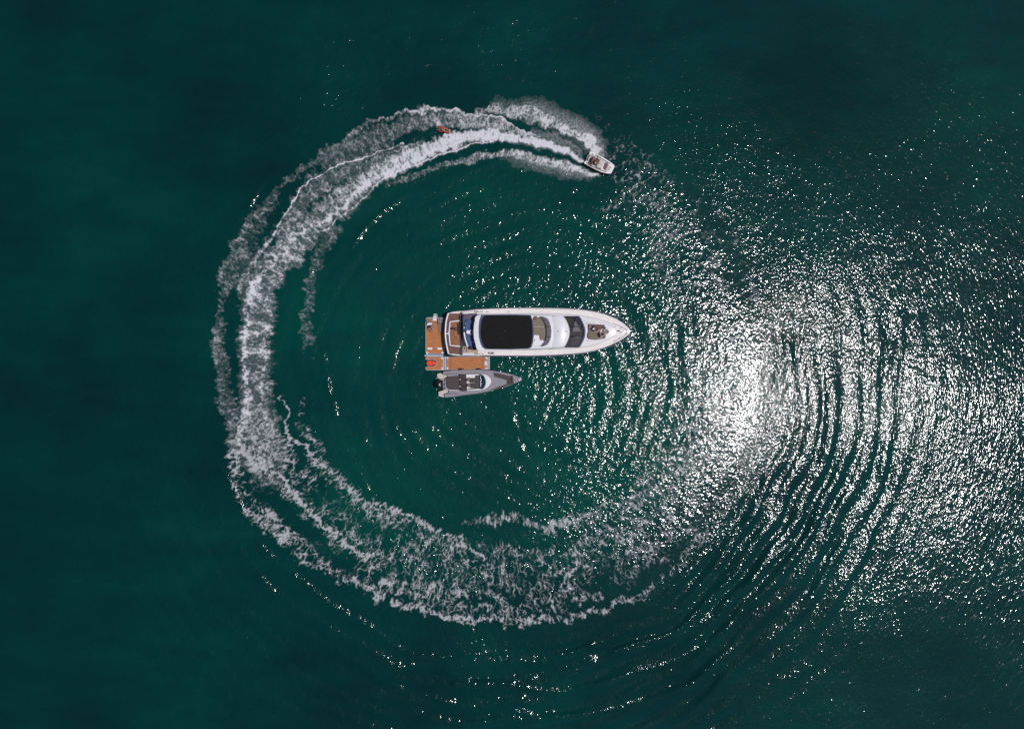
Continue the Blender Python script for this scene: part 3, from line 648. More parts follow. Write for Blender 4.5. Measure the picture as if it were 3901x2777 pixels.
# flybridge: floor, forward sunpad, console and smoked screen
FZ_ = 3.72
S_('flybridge_floor', P(Y3, [(130,285),(700,275),(1500,285),(1800,305),(1900,400),(1965,550),(1980,700),(1965,870),(1900,1020),(1820,1105),(1500,1130),(700,1170),(140,1190),(60,1000),(40,700),(60,450)], FZ_+.06), .12, 'gel', yacht, .02)
pad = [(1500,350),(1690,340),(1800,345),(1850,400),(1905,480),(1940,570),(1955,700),(1945,850),(1918,935),(1788,935),(1765,805),(1600,798),(1500,798)]
spd = S_('sunpad', P(Y3, pad[:6]+[(1950,575),(1500,578)], FZ_+.30), .22, 'tan', yacht, .05)
S_('sunpad', P(Y3, [(1500,588),(1952,585)]+pad[7:], FZ_+.30), .22, 'tan', yacht, .05)
S_('console', P(Y3, [(1560,810),(1752,815),(1778,948),(1905,952),(1868,1045),(1815,1092),(1560,1102)], FZ_+.5), .45, 'gel', yacht, .06)
p = Y3(1638,948,FZ_+.52); EL('compass', p, .07,.07,.06,'blk',yacht)
scin = [(1780,318),(1880,420),(1940,560),(1962,700),(1950,850),(1915,960),(1800,1100)]
scout = [(1850,318),(1965,365),(2025,450),(2062,580),(2080,700),(2070,830),(2040,950),(1975,1055),(1850,1108)]
a = smoothpoly(P(Y3, scin, FZ_+.62), 4, False); b = smoothpoly(P(Y3, scout, FZ_+.28), 3, False)
bm = bmesh.new(); va = [bm.verts.new(q) for q in a]; vb = [bm.verts.new(q) for q in b]
m_ = min(len(va), len(vb))
for i in range(m_-1): bm.faces.new((va[i], va[i+1], vb[i+1], vb[i]))
fs = link('flybridge_screen', bm, 'scr', yacht, True)
TB('frame', a, .035, 'rub', fs, 6)
for v in (580, 852): TB('divider', [Y3(1950, v, FZ_+.62), Y3(2066, v, FZ_+.32)], .045, 'dark', fs, 6)
for q in ([(1560,310),(1640,312),(1630,345),(1575,350)], [(1690,316),(1770,322),(1790,335),(1700,338)]): S_('side_pad', P(Y3, q, FZ_+.5), .2, 'white', yacht, .03)
# hardtop on its arch
HZ = 5.35
ho = [(118,285),(60,420),(34,550),(25,700),(34,880),(70,1030),(128,1200),(300,1215),(800,1212),(1300,1188),(1540,1150),(1590,1010),(1612,850),(1617,700),(1604,550),(1584,400),(1545,285),(1100,262),(600,262)]
ht = S_('hardtop', smoothpoly(P(Y3, ho, HZ), 2), .16, 'gel', yacht, .06, seg=3)
rimp = [(235,275),(185,400),(165,550),(160,700),(168,850),(200,1000),(250,1120),(340,1182),(1000,1188),(1470,1166),(1560,1125),(1600,1000),(1614,850),(1616,700),(1606,550),(1582,400),(1535,280),(1050,262),(500,270)]
S_('tinted_rim', P(Y3, rimp, HZ+.035), .03, 'navy', ht, .01)
blk = [(330,285),(255,380),(222,540),(208,700),(218,860),(255,1010),(320,1135),(420,1165),(1000,1172),(1430,1158),(1520,1130),(1565,1000),(1582,850),(1590,700),(1580,550),(1560,400),(1515,295),(1100,287),(600,285)]
S_('roof_panel', P(Y3, blk, HZ+.10), .07, 'black', ht, .03, .06, False)
for q in ((120,1180),(1500,1120),(120,320),(1500,330)):
    TB('pillar', [Y3(q[0], q[1], HZ-.1), Y3(q[0]+(30 if q[0] < 500 else -30), q[1], FZ_)], .08, 'gel', yacht, 8)
for (u, v) in ((100,495),(110,735),(110,960),(110,1035)):
    BX('roof_fitting', Y3(u, v, HZ), .16, .035, .04, 'dark', ht, -.2, .01)
EL('roof_light', Y3(860,712,HZ+.17), .06,.03,.02,'olive',ht)
EL('nav_light', Y3(1160,1170,HZ+.06), .09,.07,.07,'steel',ht)
# aft flybridge overhang; navy, blue and dark slabs carry its painted blue-tinted shade
AZ = 3.7
aft = [(1190,250),(1620,235),(1640,1190),(1330,1190),(1260,1010),(1215,800),(1190,560)]
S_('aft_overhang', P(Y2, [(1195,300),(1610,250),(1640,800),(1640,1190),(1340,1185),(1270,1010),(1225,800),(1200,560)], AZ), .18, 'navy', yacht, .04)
S_('blue_shade_slab', P(Y2, [(1300,432),(1535,430),(1520,560),(1508,720),(1515,900),(1545,1080),(1575,1185),(1365,1178),(1320,1040),(1280,880),(1265,700),(1275,540)], AZ+.20), .2, 'blue', yacht, .06)
S_('dark_shade_slab', P(Y2, [(1420,1190),(1580,1190),(1605,1278),(1460,1278)], AZ+.10), .2, 'dark', yacht, .03)
S_('dark_shade_slab', P(Y2, [(1240,270),(1600,240),(1570,330),(1545,420),(1225,425)], AZ+.06), .1, 'rub', yacht, .03)
TB('aft_rail', [Y2(u, v, AZ+.25) for u, v in ((1242,780),(1252,880),(1275,980),(1305,1080),(1345,1190))], .10, 'white', yacht, 8, sp=3)
TB('aft_rail', [Y2(u, v, AZ+.3) for u, v in ((1262,600),(1275,550),(1290,500))], .03, 'steel', yacht, 6)
EL('deck_light', Y2(1243,655,AZ+.35), .09,.09,.08,'white',yacht)
lb = S_('radar_base', P(Y2, [(1310,735),(1345,722),(1400,735),(1415,775),(1400,818),(1345,832),(1308,810),(1300,772)], AZ+.5), .3, 'white', yacht, .06, sp=2)
for v0 in (725,838): TB('radar_arm', [Y2(1390,v0,AZ+.45), Y2(1470,v0+(0 if v0<800 else 5),AZ+.45)], .05, 'white', lb, 8)
BX('radar_arm', Y2(1487,775,AZ+.4), .10,.36,.12,'white',lb)
for q in ((1370,492,1530,518),(1430,1052,1530,1058)): TB('antenna', [Y2(q[0],q[1],AZ+.7), Y2(q[2],q[3],AZ+.35)], .018, 'steel', yacht, 5)
# port side of the aft deck: pale sole and steps
S_('aft_sole', P(Y2, [(1325,1185),(1640,1275),(1640,1355),(1180,1360),(1180,1185)], 2.35), .3, 'sole', yacht, .02)
for u in (1215,1275): 
    TB('stair_rail', [Y2(u,1190,2.5), Y2(u+(40 if u<1250 else 12),1350,2.5)], .035, 'white', yacht, 6)
    BX('stair_tread', Y2(u+30,1270,2.36), .14,.62,.06,'teak2',yacht,0,.01)
S_('aft_recess', P(Y2, [(1180,255),(1235,262),(1200,420),(1180,420)], 2.4), .3, 'sole', yacht, .02)
TB('stair_rail', [Y2(1242,272,2.6), Y2(1205,410,2.6)], .035, 'white', yacht, 6)
# bulwark caps, cleats, gates, grey quarter panels
for q in ([(1200,215),(1290,182),(1540,165),(1500,205),(1300,235),(1215,262)], [(1200,1368),(1500,1372),(1560,1395),(1500,1436),(1260,1440),(1200,1420)]):
    S_('quarter_panel', P(Y2, q, 2.12), .1, 'pvc', yacht, .03)
for q in ((1575,1392),(1575,200)):
    TB('fairlead', [Y2(q[0]+a_, q[1]+b_, 2.16) for a_, b_ in ((-40,-18),(15,-22),(42,5),(20,22),(-22,18))], .03, 'dark', yacht, 6, True, 2)
for u, v in ((1665,1390),(1655,210),(1770,1392),(1740,208),(960,190),(1900,208)):
    p = Y2(u, v, 2.10) if u > 1300 else Y3(u, v, 2.1)
    c_ = BX('cleat', p, .30,.06,.05,'dark',yacht,0,.01)
for u, v in ((165,180),(222,182)):
    for vv, du in ((v,0),(v+1085,73)):
        pp = Y4(u+du, vv, 2.03); BX('gate_line', pp, .035, .42, .012, 'rub', yacht, 0, .004)
for u, v in ((1230,125),(700,140),(1700,118)): 
    p = Y3(u, v, 2.04); BX('deck_fitting', p, .22,.05,.04,'rub',yacht,0,.01)
# side rails and bow pulpit
def bowpt(u, v, h, off): 
    p = Y1(u, v, ydz(u)); c = yl.y+(p.x-yl.x)*.014
    return Vector((p.x, p.y+(off if p.y > c else -off), ydz(u)+h))
rt = [(700,124),(1000,117),(1300,117),(1600,126),(1740,142),(1870,170),(1980,211),(2060,257),(2105,296)]
rb = [(700,567),(1000,569),(1300,566),(1600,550),(1760,525),(1880,490),(1980,447),(2060,405),(2105,371)]
rail_t = [bowpt(u, v, .75, .05+.5*max(0,(u-1800)/400)) for u, v in rt]; rail_b = [bowpt(u, v, .75, .05+.5*max(0,(u-1800)/400)) for u, v in rb]
tip = Y1(2190,333,3.3)
TB('bow_rail', rail_t+[tip]+rail_b[::-1], .022, 'steel', yacht, 6, sp=3)
for (u, v), q in list(zip(rt, rail_t))+list(zip(rb, rail_b)):
    TB('stanchion', [Y1(u, v, ydz(u)), q], .018, 'steel', yacht, 5)
# fore deck: anchor gear, chain hatch
for i, (u, v, sx, sy) in enumerate(((1780,700,.22,.16),(1850,690,.30,.04),(1850,716,.34,.04),(1890,740,.16,.08),(1890,690,.12,.08),(1940,715,.14,.1),(1840,628,.12,.08))):
    BX('windlass' if i == 0 else 'anchor_fitting', Y4(u, v, 2.95 if False else 2.62), sx, sy, .09, 'steel' if i % 2 else 'dark', yacht, .1*i, .02)
TB('toe_rail', [Y4(u, v, 2.62) for u, v in ((1640,500),(1830,580),(1960,640),(2005,712),(1960,800),(1840,890),(1640,980))], .025, 'hull', yacht, 5, sp=3)
S_('bow_roller', P(Y4, [(1985,690),(2075,670),(2090,710),(2075,745),(1985,745)], 2.66), .12, 'steel', yacht, .03)
TB('hatch_edge', [Y4(u, v, 2.62) for u, v in ((2000,700),(2010,730),(1985,770))], .02, 'dark', yacht, 5)
# foredeck seating pit
pit = [(985,505),(1110,520),(1395,535),(1440,610),(1480,720),(1440,800),(1400,900),(1180,930),(985,915),(950,870),(970,720),(960,560)]
S_('foredeck_lounge', P(Y4, pit, 2.87), .35, 'mahog', yacht, .05, seg=2)
S_('lounge_cushion', P(Y4, [(1010,735),(1200,735),(1240,900),(1180,915),(1005,900),(990,830)], 3.00), .15, 'olive', yacht, .05)
S_('lounge_cushion', P(Y4, [(985,520),(1045,530),(1050,700),(990,715),(975,620)], 3.04), .2, 'greyc', yacht, .06)
S_('lounge_cushion', P(Y4, [(975,725),(1005,735),(1000,905),(965,880),(955,810)], 3.04), .2, 'greyc', yacht, .06)
S_('lounge_cushion', P(Y4, [(1060,540),(1380,550),(1385,640),(1060,715)], 2.94), .1, 'brown', yacht, .05)
S_('lounge_cushion', P(Y4, [(1390,545),(1440,610),(1450,640),(1395,660)], 3.00), .2, 'greyc', yacht, .05)
S_('lounge_cushion', P(Y4, [(1400,830),(1455,800),(1410,900),(1375,905)], 3.00), .2, 'greyc', yacht, .05)
for q in (((940,500),(1010,470),(1390,492)), ((945,950),(1120,955),(1390,935))):
    TB('grab_rail', [Y4(u, v, 3.0) for u, v in q], .035, 'white', yacht, 6, sp=2)
BX('towel', Y4(1190,475,2.9), .5,.16,.06,'white',yacht,.05); BX('towel', Y4(1100,955,2.9), .16,.14,.05,'white',yacht,.05)
# round table forward of the pit
tb = Y4(1452,715,3.3); bm = bmesh.new(); bmesh.ops.create_cone(bm, cap_ends=True, segments=28, radius1=.30, radius2=.30, depth=.05)
bmesh.ops.translate(bm, vec=tb, verts=bm.verts); rt_ = link('round_table', bm, 'lounge', yacht)
TB('rim', [tb+Vector((.31*math.cos(a*PI/12), .31*math.sin(a*PI/12), .03)) for a in range(24)], .03, 'white', rt_, 6, True)
TB('leg', [tb, tb-Vector((0,0,.5))], .04, 'steel', rt_, 8)
for u, v in ((905,715),(1700,580),(1700,800),(1820,880),(1860,590)): EL('deck_light', Y4(u, v, 2.62), .06,.06,.05,'steel',yacht)
# the stern cockpit
KZ = 1.75
S_('cockpit_sole', P(Y2, [(800,262),(1150,225),(1150,1412),(805,1375),(752,1150),(728,950),(722,750),(733,550),(760,380)], 2.1), .1, 'mahog', yacht, .01)
for q, m_, lb in (([(805,262),(1122,255),(1122,445),(900,455),(800,462),(792,380)],'teak2','shaded starboard teak step'), ([(830,1175),(1122,1200),(1122,1400),(830,1372),(812,1290)],'teak2','shaded port teak step'), ([(860,505),(1122,480),(1122,1165),(872,1150),(848,830)],'teak3','teak floor inside the white frame')):
    S_('deck_panel', P(Y2, q, 2.135), .04, m_, yacht, .008, label=lb)  # both side steps have the cockpit shade in their teak colour
TB('transom_rail', [Y2(u, v, 2.28) for u, v in ((800,248),(768,340),(742,450),(726,560),(716,700),(714,830),(722,960),(738,1080),(762,1210),(800,1382))], .10, 'white', yacht, 8, sp=3)
for q in (((800,252),(930,222),(1155,200)), ((800,1385),(930,1412),(1155,1432)), ((830,248),(1135,240)), ((1135,200),(1135,700),(1135,1432))):
    TB('cockpit_coaming', [Y2(u, v, 2.25) for u, v in q], .045 if q[0][0] != 800 else .07, 'white', yacht, 8)
TB('cockpit_frame', [Y2(u, v, 2.28) for u, v in ((1130,458),(985,470),(848,484),(830,620),(816,800),(828,980),(848,1150),(985,1166),(1130,1180))], .085, 'white', yacht, 8)
TB('cockpit_frame', [Y2(730,820,2.27), Y2(815,822,2.27)], .09, 'white', yacht, 8)
S_('swim_platform', P(Y2, [(745,380),(705,520),(690,700),(690,900),(705,1100),(760,1370),(800,1370),(800,300)], 1.0), .2, 'rub', yacht, .04)
S_('shadow_strip', P(Y2, [(1145,215),(1190,215),(1195,1430),(1145,1430)], 2.6), .12, 'dark', yacht, .02)  # dark slab standing in for the shadow gap at the cockpit front
# cockpit furniture stands on the yacht
t = thing('cockpit_table', 'small dark table in the shaded stern cockpit of the yacht', 'table', Y2(905,680,2.14))
BX('tabletop', Y2(905,680,2.62), .34,.26,.04,'blk',t); TB('leg', [Y2(905,680,2.14), Y2(905,680,2.62)], .03, 'steel', t)
t = thing('chair_shadow', 'dark chair shadow built as a solid seat in the stern cockpit', 'shadow', Y2(1095,680,2.14))  # solid dark block put where a chair's shadow falls
S_('seat', P(Y2, [(1062,525),(1128,525),(1128,840),(1070,840)], 2.45), .3, 'brown2', t, .05)
S_('backrest', P(Y2, [(1110,525),(1130,525),(1130,840),(1112,840)], 2.68), .5, 'dark', t, .03)
t = thing('folding_chair', 'dark folding chair beside the small table in the stern cockpit', 'chair', Y2(1000,685,2.14))
S_('seat', P(Y2, [(965,655),(1045,640),(1050,730),(970,725)], 2.42), .04, 'mahog', t, .01)
for a_ in ((965,655),(1045,640),(1050,730),(970,725)): TB('leg', [Y2(*a_, 2.14), Y2(*a_, 2.42)], .018, 'dark', t, 5)
TB('back_frame', [Y2(860,645,2.75), Y2(955,652,2.8), Y2(960,705,2.8), Y2(1045,745,2.7)], .02, 'dark', t, 5)
# rope heap on the port side deck, helmsman's chair up top
t = thing('rope_heap', 'heap of dark rope with a red fender on the port side deck', 'rope', Y3(480,1285,2.02))
pr = [Y3(480+75*math.cos(a*.55)*(1-.004*a), 1280+22*math.sin(a*.55)*(1-.004*a), 2.05+.004*a) for a in range(60)]
TB('rope', pr, .035, 'rub', t, 5); TB('fender', [Y3(540,1290,2.1), Y3(565,1292,2.1)], [.09,.07], 'red', t, 8)
t = thing('helm_chair', 'dark helm chair on the starboard side of the flybridge', 'chair', Y3(1645,345,FZ_+.05))
S_('seat', P(Y3, [(1635,312),(1690,318),(1680,380),(1640,400),(1615,380)], FZ_+.62), .12, 'mahog', t, .04)
S_('backrest', P(Y3, [(1630,305),(1690,305),(1690,325),(1635,322)], FZ_+.95), .35, 'dark', t, .03)
TB('post', [Y3(1655,350,FZ_+.5), Y3(1655,350,FZ_+.06)], .05, 'steel', t)

# ---------------------------------------------------------------- floating platforms
PZ = .38
def pads(t, f, quads, m='pvc', nm='corner_pad'):
    for q in quads: S_(nm, P(f, q, PZ+.035), .03, m, t, .01)
def platform(label, f, outline, inner, cen, group='floating platforms moored to the yacht'):
    t = thing('floating_platform', label, 'platform', (f(*cen).x, f(*cen).y, 0), group)
    S_('float_body', P(f, outline, PZ), .42, 'pvc', t, .09, seg=3)
    S_('foam_deck', P(f, inner, PZ+.012), .03, 'teak', t, .006)
    return t
p1 = platform('orange decked floating platform with the loungers, behind the yacht stern', Y2,
    [(150,430),(165,385),(215,362),(620,362),(668,382),(690,430),(690,1345),(655,1392),(200,1392),(152,1330)],
    [(166,436),(180,398),(222,378),(612,378),(655,396),(673,436),(673,1338),(645,1376),(210,1376),(168,1320)], (420,900))
pads(p1, Y2, ([(158,1330),(225,1330),(235,1350),(232,1388),(195,1388),(160,1350)], [(605,1335),(685,1325),(688,1350),(655,1390),(600,1388),(598,1360)]))
for q in ([(172,1246),(655,1246),(655,1254),(172,1254)], [(330,511),(500,511),(500,519),(330,519)]): S_('seam', P(Y2, q, PZ+.02), .02, 'dark', p1, 0)
for a_ in ((210,345),(487,620)):
    S_('white_pad', P(Y2, [(a_[0],1214),(a_[1],1214),(a_[1],1266),(a_[0],1266)], PZ+.10), .09, 'white', p1, .02)
p2 = platform('small U shaped floating dock holding the orange water scooter', T5,
    [(490,385)]+[(490,105)]+[(150,102),(115,112),(104,132),(115,158),(150,170),(260,166),(310,178),(340,205),(348,235),(338,268),(305,292),(260,302),(160,300),(120,312),(106,340),(116,368),(150,382)],
    [(478,374)]+[(478,113)]+[(150,111),(122,118),(114,132),(122,150),(150,160),(260,156),(315,168),(350,198),(360,235),(350,275),(312,302),(262,311),(160,309),(128,318),(117,340),(125,360),(150,372)], (400,240))
pads(p2, T5, ([(435,108),(482,108),(485,155),(455,155),(437,135)], [(437,345),(455,322),(486,318),(486,378),(437,362)]))
p3 = platform('long orange decked floating platform between the yacht and the grey boat', T5,
    [(545,104),(1400,100),(1402,368),(545,375)], [(556,112),(1392,109),(1393,360),(556,366)], (970,240))
pads(p3, T5, ([(548,108),(590,108),(585,128),(570,152),(548,154)], [(548,318),(572,318),(590,345),(588,368),(548,370)], [(1350,110),(1398,106),(1400,158),(1378,156),(1352,130)], [(1350,330),(1398,318),(1400,362),(1352,362)]))
S_('valve_pad', P(T5, [(1334,193),(1394,190),(1396,290),(1336,292)], PZ+.05), .04, 'pvc', p3, .01)
for u in (1350,1382):
    for v in (208,270): EL('valve', T5(u, v, PZ+.06), .035,.035,.02,'dark',p3, seg=8)
for u in (636,1304): S_('seam', P(T5, [(u-4,113),(u+4,113),(u+4,362),(u-4,362)], PZ+.02), .02, 'dark', p3, 0)
def connector(label, a, b, k, f=T5, r=.105):
    A_, B_ = f(*a, .32), f(*b, .32); t = thing('connector_float', label, 'float', (A_.x, A_.y, 0), 'segmented connector floats')
    for i in range(k):
        q0 = A_.lerp(B_, i/k); q1 = A_.lerp(B_, (i+1)/k); e = (q1-q0)
        TB('float_segment', [q0+e*.02, q0+e*.12, q0+e*.88, q0+e*.98], [r*.8, r, r, r*.8], 'pvc', t, 10)
    return t
connector('pale segmented float tube along the near edge of the lounger platform', (95,78), (482,80), 9)
connector('pale segmented float tube between the U dock and the long platform', (520,97), (520,384), 8)
connector('pale segmented float tube at the right end of the long platform', (1427,92), (1427,366), 8)
# ladder
t = thing('boarding_ladder', 'white boarding ladder hooked over the far edge of the lounger platform', 'ladder', Y2(420,360,.4))
for u0, u1 in ((360,395),(465,490)): TB('stile', [Y2(u0,450,.46), Y2(u0+8,370,.55), Y2(u1,270,.15)], .04, 'white', t, 6)
for k in range(5):
    v = 280+k*38; BX('rung', Y2(430-k*1.5, v, .22+.055*k), .36,.09,.04,'white',t,.05)
S_('foot_pad', P(Y2, [(352,405),(468,400),(468,458),(355,462)], .47), .05, 'pvc', t, .01)
# loungers
def lounger(label, segs, m='lounge'):
    cc = Y2(*segs[0][0][0], PZ); t = thing('floor_lounger', label, 'lounger', (cc.x, cc.y, PZ), 'grey floor loungers on the platform')
    for nm, q, z, th in [(s[1], s[0], s[2], s[3]) for s in segs]: S_(nm, P(Y2, q, z), th, m, t, .05)
lounger('empty grey floor lounger on the platform corner nearest the yacht', [([(503,545),(655,535),(655,768),(520,772)],'seat',.56,.15), ([(490,385),(560,368),(640,385),(655,530),(505,540)],'backrest',.78,.3)])
lounger('grey floor lounger under the seated person in the platform corner', [([(200,545),(340,520),(385,640),(350,700),(220,700)],'seat',.56,.15), ([(152,420),(245,390),(335,515),(205,545)],'backrest',.78,.3)])
tw = S_('towel', P(Y2, [(195,560),(215,530),(320,515),(345,535),(340,560),(205,590)], .82), .05, 'cwhite', None, .02)
tw['label'] = 'white rolled towel behind the person seated on the platform'; tw['category'] = 'towel'
pp = Y2(275,610,.56)
person('person with dark hair sitting on the grey lounger on the floating platform', (pp.x, pp.y, .56), math.radians(-68), dict(LEAN, chest=(.06,0,.42), neck=(.12,0,.56), head=(.20,0,.76)), 'greyc', 'cdark', skin='skin2', scale=1.0)
# orange scooter
t = thing('water_scooter', 'bright orange water scooter parked in the U shaped dock', 'water scooter', (T5(240,238).x, T5(240,238).y, 0))
S_('shell', P(T5, [(135,200),(180,186),(250,184),(305,192),(335,215),(343,238),(333,262),(305,282),(250,290),(180,288),(137,276),(130,238)], .62), .55, 'orange', t, .14, .05, True, sp=2, seg=3)
S_('nose', P(T5, [(288,200),(318,212),(330,238),(316,266),(288,276),(300,238)], .70), .12, 'coral', t, .03)
S_('control_pad', P(T5, [(240,222),(262,226),(262,250),(240,252)], .74), .1, 'blk', t, .02)
for v in (198,276): TB('handle', [T5(262,v,.70), T5(290,v+(4 if v<238 else -4),.76)], .028, 'blk', t, 6)
for v in (225,240,255): S_('grip_strip', P(T5, [(160,v),(215,v),(215,v+5),(160,v+5)], .705), .03, 'coral', t, .004)

# ---------------------------------------------------------------- grey day boat
tz = 1.05; c0 = T5(1100,650); tender = thing('day_boat', 'grey open motorboat moored beside the floating platforms, bow to the right', 'boat', (c0.x, c0.y, 0))
ol = [(2112,575),(2105,545),(1900,470),(1700,425),(1450,386),(1200,374),(900,377),(650,388),(480,412),(470,460),(555,480),(575,525),(525,560),(520,780),(600,800),(590,850),(500,885),(515,948),(800,917),(1200,870),(1450,817),(1800,722),(1950,657),(2100,597)]
pts = P(T5, ol, tz); bm = bmesh.new(); n = len(pts); cyc = c0.y+.12
def tring(k, z, fx=0):
    return [bm.verts.new((p.x-(fx*max(0,(p.x-c0.x-1)/4.5)), cyc+(p.x-c0.x)*.085+(p.y-cyc-(p.x-c0.x)*.085)*k, z)) for p in pts]
rr_ = [tring(.7,-.4,1.2), tring(.86,.1,.7), tring(.97,.6,.2), tring(1.012,.93,0), tring(1,tz,0)]
for a, b in zip(rr_, rr_[1:]):
    for i in range(n): bm.faces.new((a[i], a[(i+1)%n], b[(i+1)%n], b[i]))
bm.faces.new(rr_[0][::-1]); bm.faces.new(rr_[-1]); link('hull', bm, 'tgrey2', tender)
S_('deck', [p+Vector((0,0,.02)) for p in pts], .02, 'tgrey', tender, .015)
for q in ([(350,475),(365,455),(430,436),(462,470),(553,482),(570,520),(520,545),(500,560),(490,592),(440,588),(360,545)], [(380,832),(470,790),(500,760),(545,780),(598,802),(588,850),(500,880),(488,945),(385,915)]):
    S_('swim_step', P(T5, q, .72), .35, 'beige', tender, .03)
S_('stern_well', P(T5, [(455,560),(520,560),(520,775),(470,775)], .70), .3, 'floor', tender, .02)
for q in ([(470,600),(512,600),(515,655),(472,655)], [(472,690),(515,690),(515,745),(475,745)]): S_('locker', P(T5, q, .95), .3, 'tgrey', tender, .03)
S_('sunpad', P(T5, [(530,570),(545,540),(575,527),(815,508),(820,790),(600,782),(560,750),(535,700)], 1.32), .3, 'brown', tender, .07, seg=3)
TB('sunpad_edge', [T5(u, v, 1.15) for u, v in ((820,800),(600,793),(550,760),(525,700),(520,560))], .03, 'white', tender, 6)
for q in ([(818,465),(945,470),(955,575),(830,575),(812,520)], [(815,580),(955,578),(962,715),(825,715)], [(830,720),(962,718),(968,808),(880,820),(838,805)]):
    S_('bench_seat', P(T5, q, 1.55), .5, 'brown2', tender, .06)
for v in (575,718): S_('bench_hinge', P(T5, [(818,v-12),(850,v),(818,v+12)], 1.57), .02, 'white', tender, 0)
S_('console', P(T5, [(950,468),(1000,462),(1300,462),(1352,470),(1420,510),(1458,550),(1467,600),(1463,660),(1410,725),(1340,775),(1260,792),(975,806)], 1.30), .3, 'gel', tender, .06, seg=3)
S_('footwell', P(T5, [(1140,490),(1250,485),(1275,620),(1262,765),(1100,775),(1000,790),(985,770),(1130,750)], 1.315), .02, 'dark', tender, 0)
for q in ([(1030,548),(1165,545),(1170,640),(1040,642)], [(1040,655),(1135,650),(1145,750),(1045,752)]): 
    S_('helm_seat', P(T5, q, 1.75), .42, 'brown', tender, .06)
for q in ([(975,560),(1035,540),(1035,622),(980,612)], [(975,665),(1042,655),(1045,738),(985,725)]): S_('seat_back', P(T5, q, 1.85), .5, 'greyc', tender, .05)
S_('screen_base', P(T5, [(1238,482),(1300,478),(1335,525),(1358,600),(1356,680),(1325,745),(1290,772),(1258,772)], 1.34), .03, 'navy', tender, .01)
ws = S_('windscreen', P(T5, [(1246,486),(1298,486),(1330,530),(1350,600),(1350,680),(1320,738),(1288,764),(1262,764),(1272,640)], 1.72), .05, 'tglass', tender, .02)
TB('frame', [T5(u, v, 1.75) for u, v in ((1238,478),(1300,480),(1335,525),(1358,600),(1356,680),(1325,745),(1290,772),(1258,772))], .028, 'tgrey', ws, 6, sp=2)
TB('frame', [T5(u, v, 1.75) for u, v in ((1240,478),(1258,560),(1262,660),(1258,772))], .022, 'steel', ws, 6, sp=2)
TB('console_trim', [T5(u, v, 1.33) for u, v in ((960,460),(1150,450),(1250,452))], .025, 'dark', tender, 5)
S_('bow_sofa', P(T5, [(1512,432),(1560,432),(1890,508),(1905,560),(1800,592),(1700,560),(1545,520)], 1.12), .06, 'brown', tender, .02)
S_('bow_sofa', P(T5, [(1800,598),(1890,545),(1905,640),(1820,662),(1785,650)], 1.11), .05, 'brown2', tender, .02)
S_('bow_backrest', P(T5, [(1890,490),(1925,498),(1942,660),(1905,665)], 1.25), .2, 'brown', tender, .03)
S_('side_recess', P(T5, [(1420,808),(1500,770),(1780,672),(1890,645),(1900,662),(1560,785)], 1.10), .04, 'dark', tender, .01)
S_('side_cushion', P(T5, [(1560,775),(1780,695),(1895,660),(1905,672),(1620,775)], 1.13), .04, 'brown', tender, .01)
S_('stem_cap', P(T5, [(2020,575),(2060,560),(2100,568),(2100,590),(2060,602)], 1.14), .1, 'steel', tender, .03)
for q in (((500,880),(690,850),(810,905)), ((480,470),(740,455),(760,430)), ((830,905),(1200,862),(1420,815),(1470,780)), ((575,520),(760,500),(800,470))):
    TB('deck_seam', [T5(u, v, 1.08) for u, v in q], .025, 'rub', tender, 5)
for u, v in ((1672,598),(1748,595),(1645,682),(575,457),(605,888),(730,905)): EL('deck_light', T5(u, v, 1.09), .05,.05,.04,'steel',tender, seg=10)
BX('cleat', T5(622,410,1.08), .22,.06,.06,'red',tender,.1,.01,label='small red cleat cover'); BX('cleat', T5(1500,800,1.08), .2,.06,.06,'pvc',tender,.3,.01)
ob = S_('outboard_cowl', P(T5, [(315,640),(345,600),(400,592),(440,615),(455,680),(445,740),(410,765),(350,755),(318,720)], 1.45), .75, 'blk', tender, .18, .06, True, sp=2, seg=4)
BX('tiller_bracket', T5(450,680,.8), .25,.4,.15,'dark',ob)
for q in (((385,545),(455,572),(505,560)), ((400,790),(440,812),(505,780)), ((462,575),(455,640)), ((440,765),(470,775),(520,760))):
    TB('ladder_rail', [T5(u, v, .92) for u, v in q], .022, 'dark', tender, 5)
for u, lb in ((850,'left black fender squeezed between the long platform and the grey boat'), (1215,'right black fender squeezed between the long platform and the grey boat')):
    A_, B_ = T5(u-55,368,.62), T5(u+60,366,.62); bm = bmesh.new()
    tube_bm(bm, [A_, A_.lerp(B_,.08), A_.lerp(B_,.2), A_.lerp(B_,.8), A_.lerp(B_,.92), B_], [.03,.11,.15,.15,.11,.03], 12)
    o = link('fender', bm, 'blk', None, True); o['label'] = lb; o['category'] = 'fender'; o['group'] = 'black fenders beside the grey boat'

# ---------------------------------------------------------------- people on the yacht's bow
q = Y4(1180,640,2.9); person('person in a white cap reclining on the foredeck lounge of the yacht', (q.x, q.y, 2.98), math.radians(8), RECL, 'olive', 'cdark', hair='cwhite', scale=1.0)
q = Y4(1270,820,2.9); person('person in a white shirt sitting beside the round table on the yacht foredeck', (q.x, q.y, 2.98), math.radians(28), LEAN, 'cwhite', 'cdark', scale=1.05)

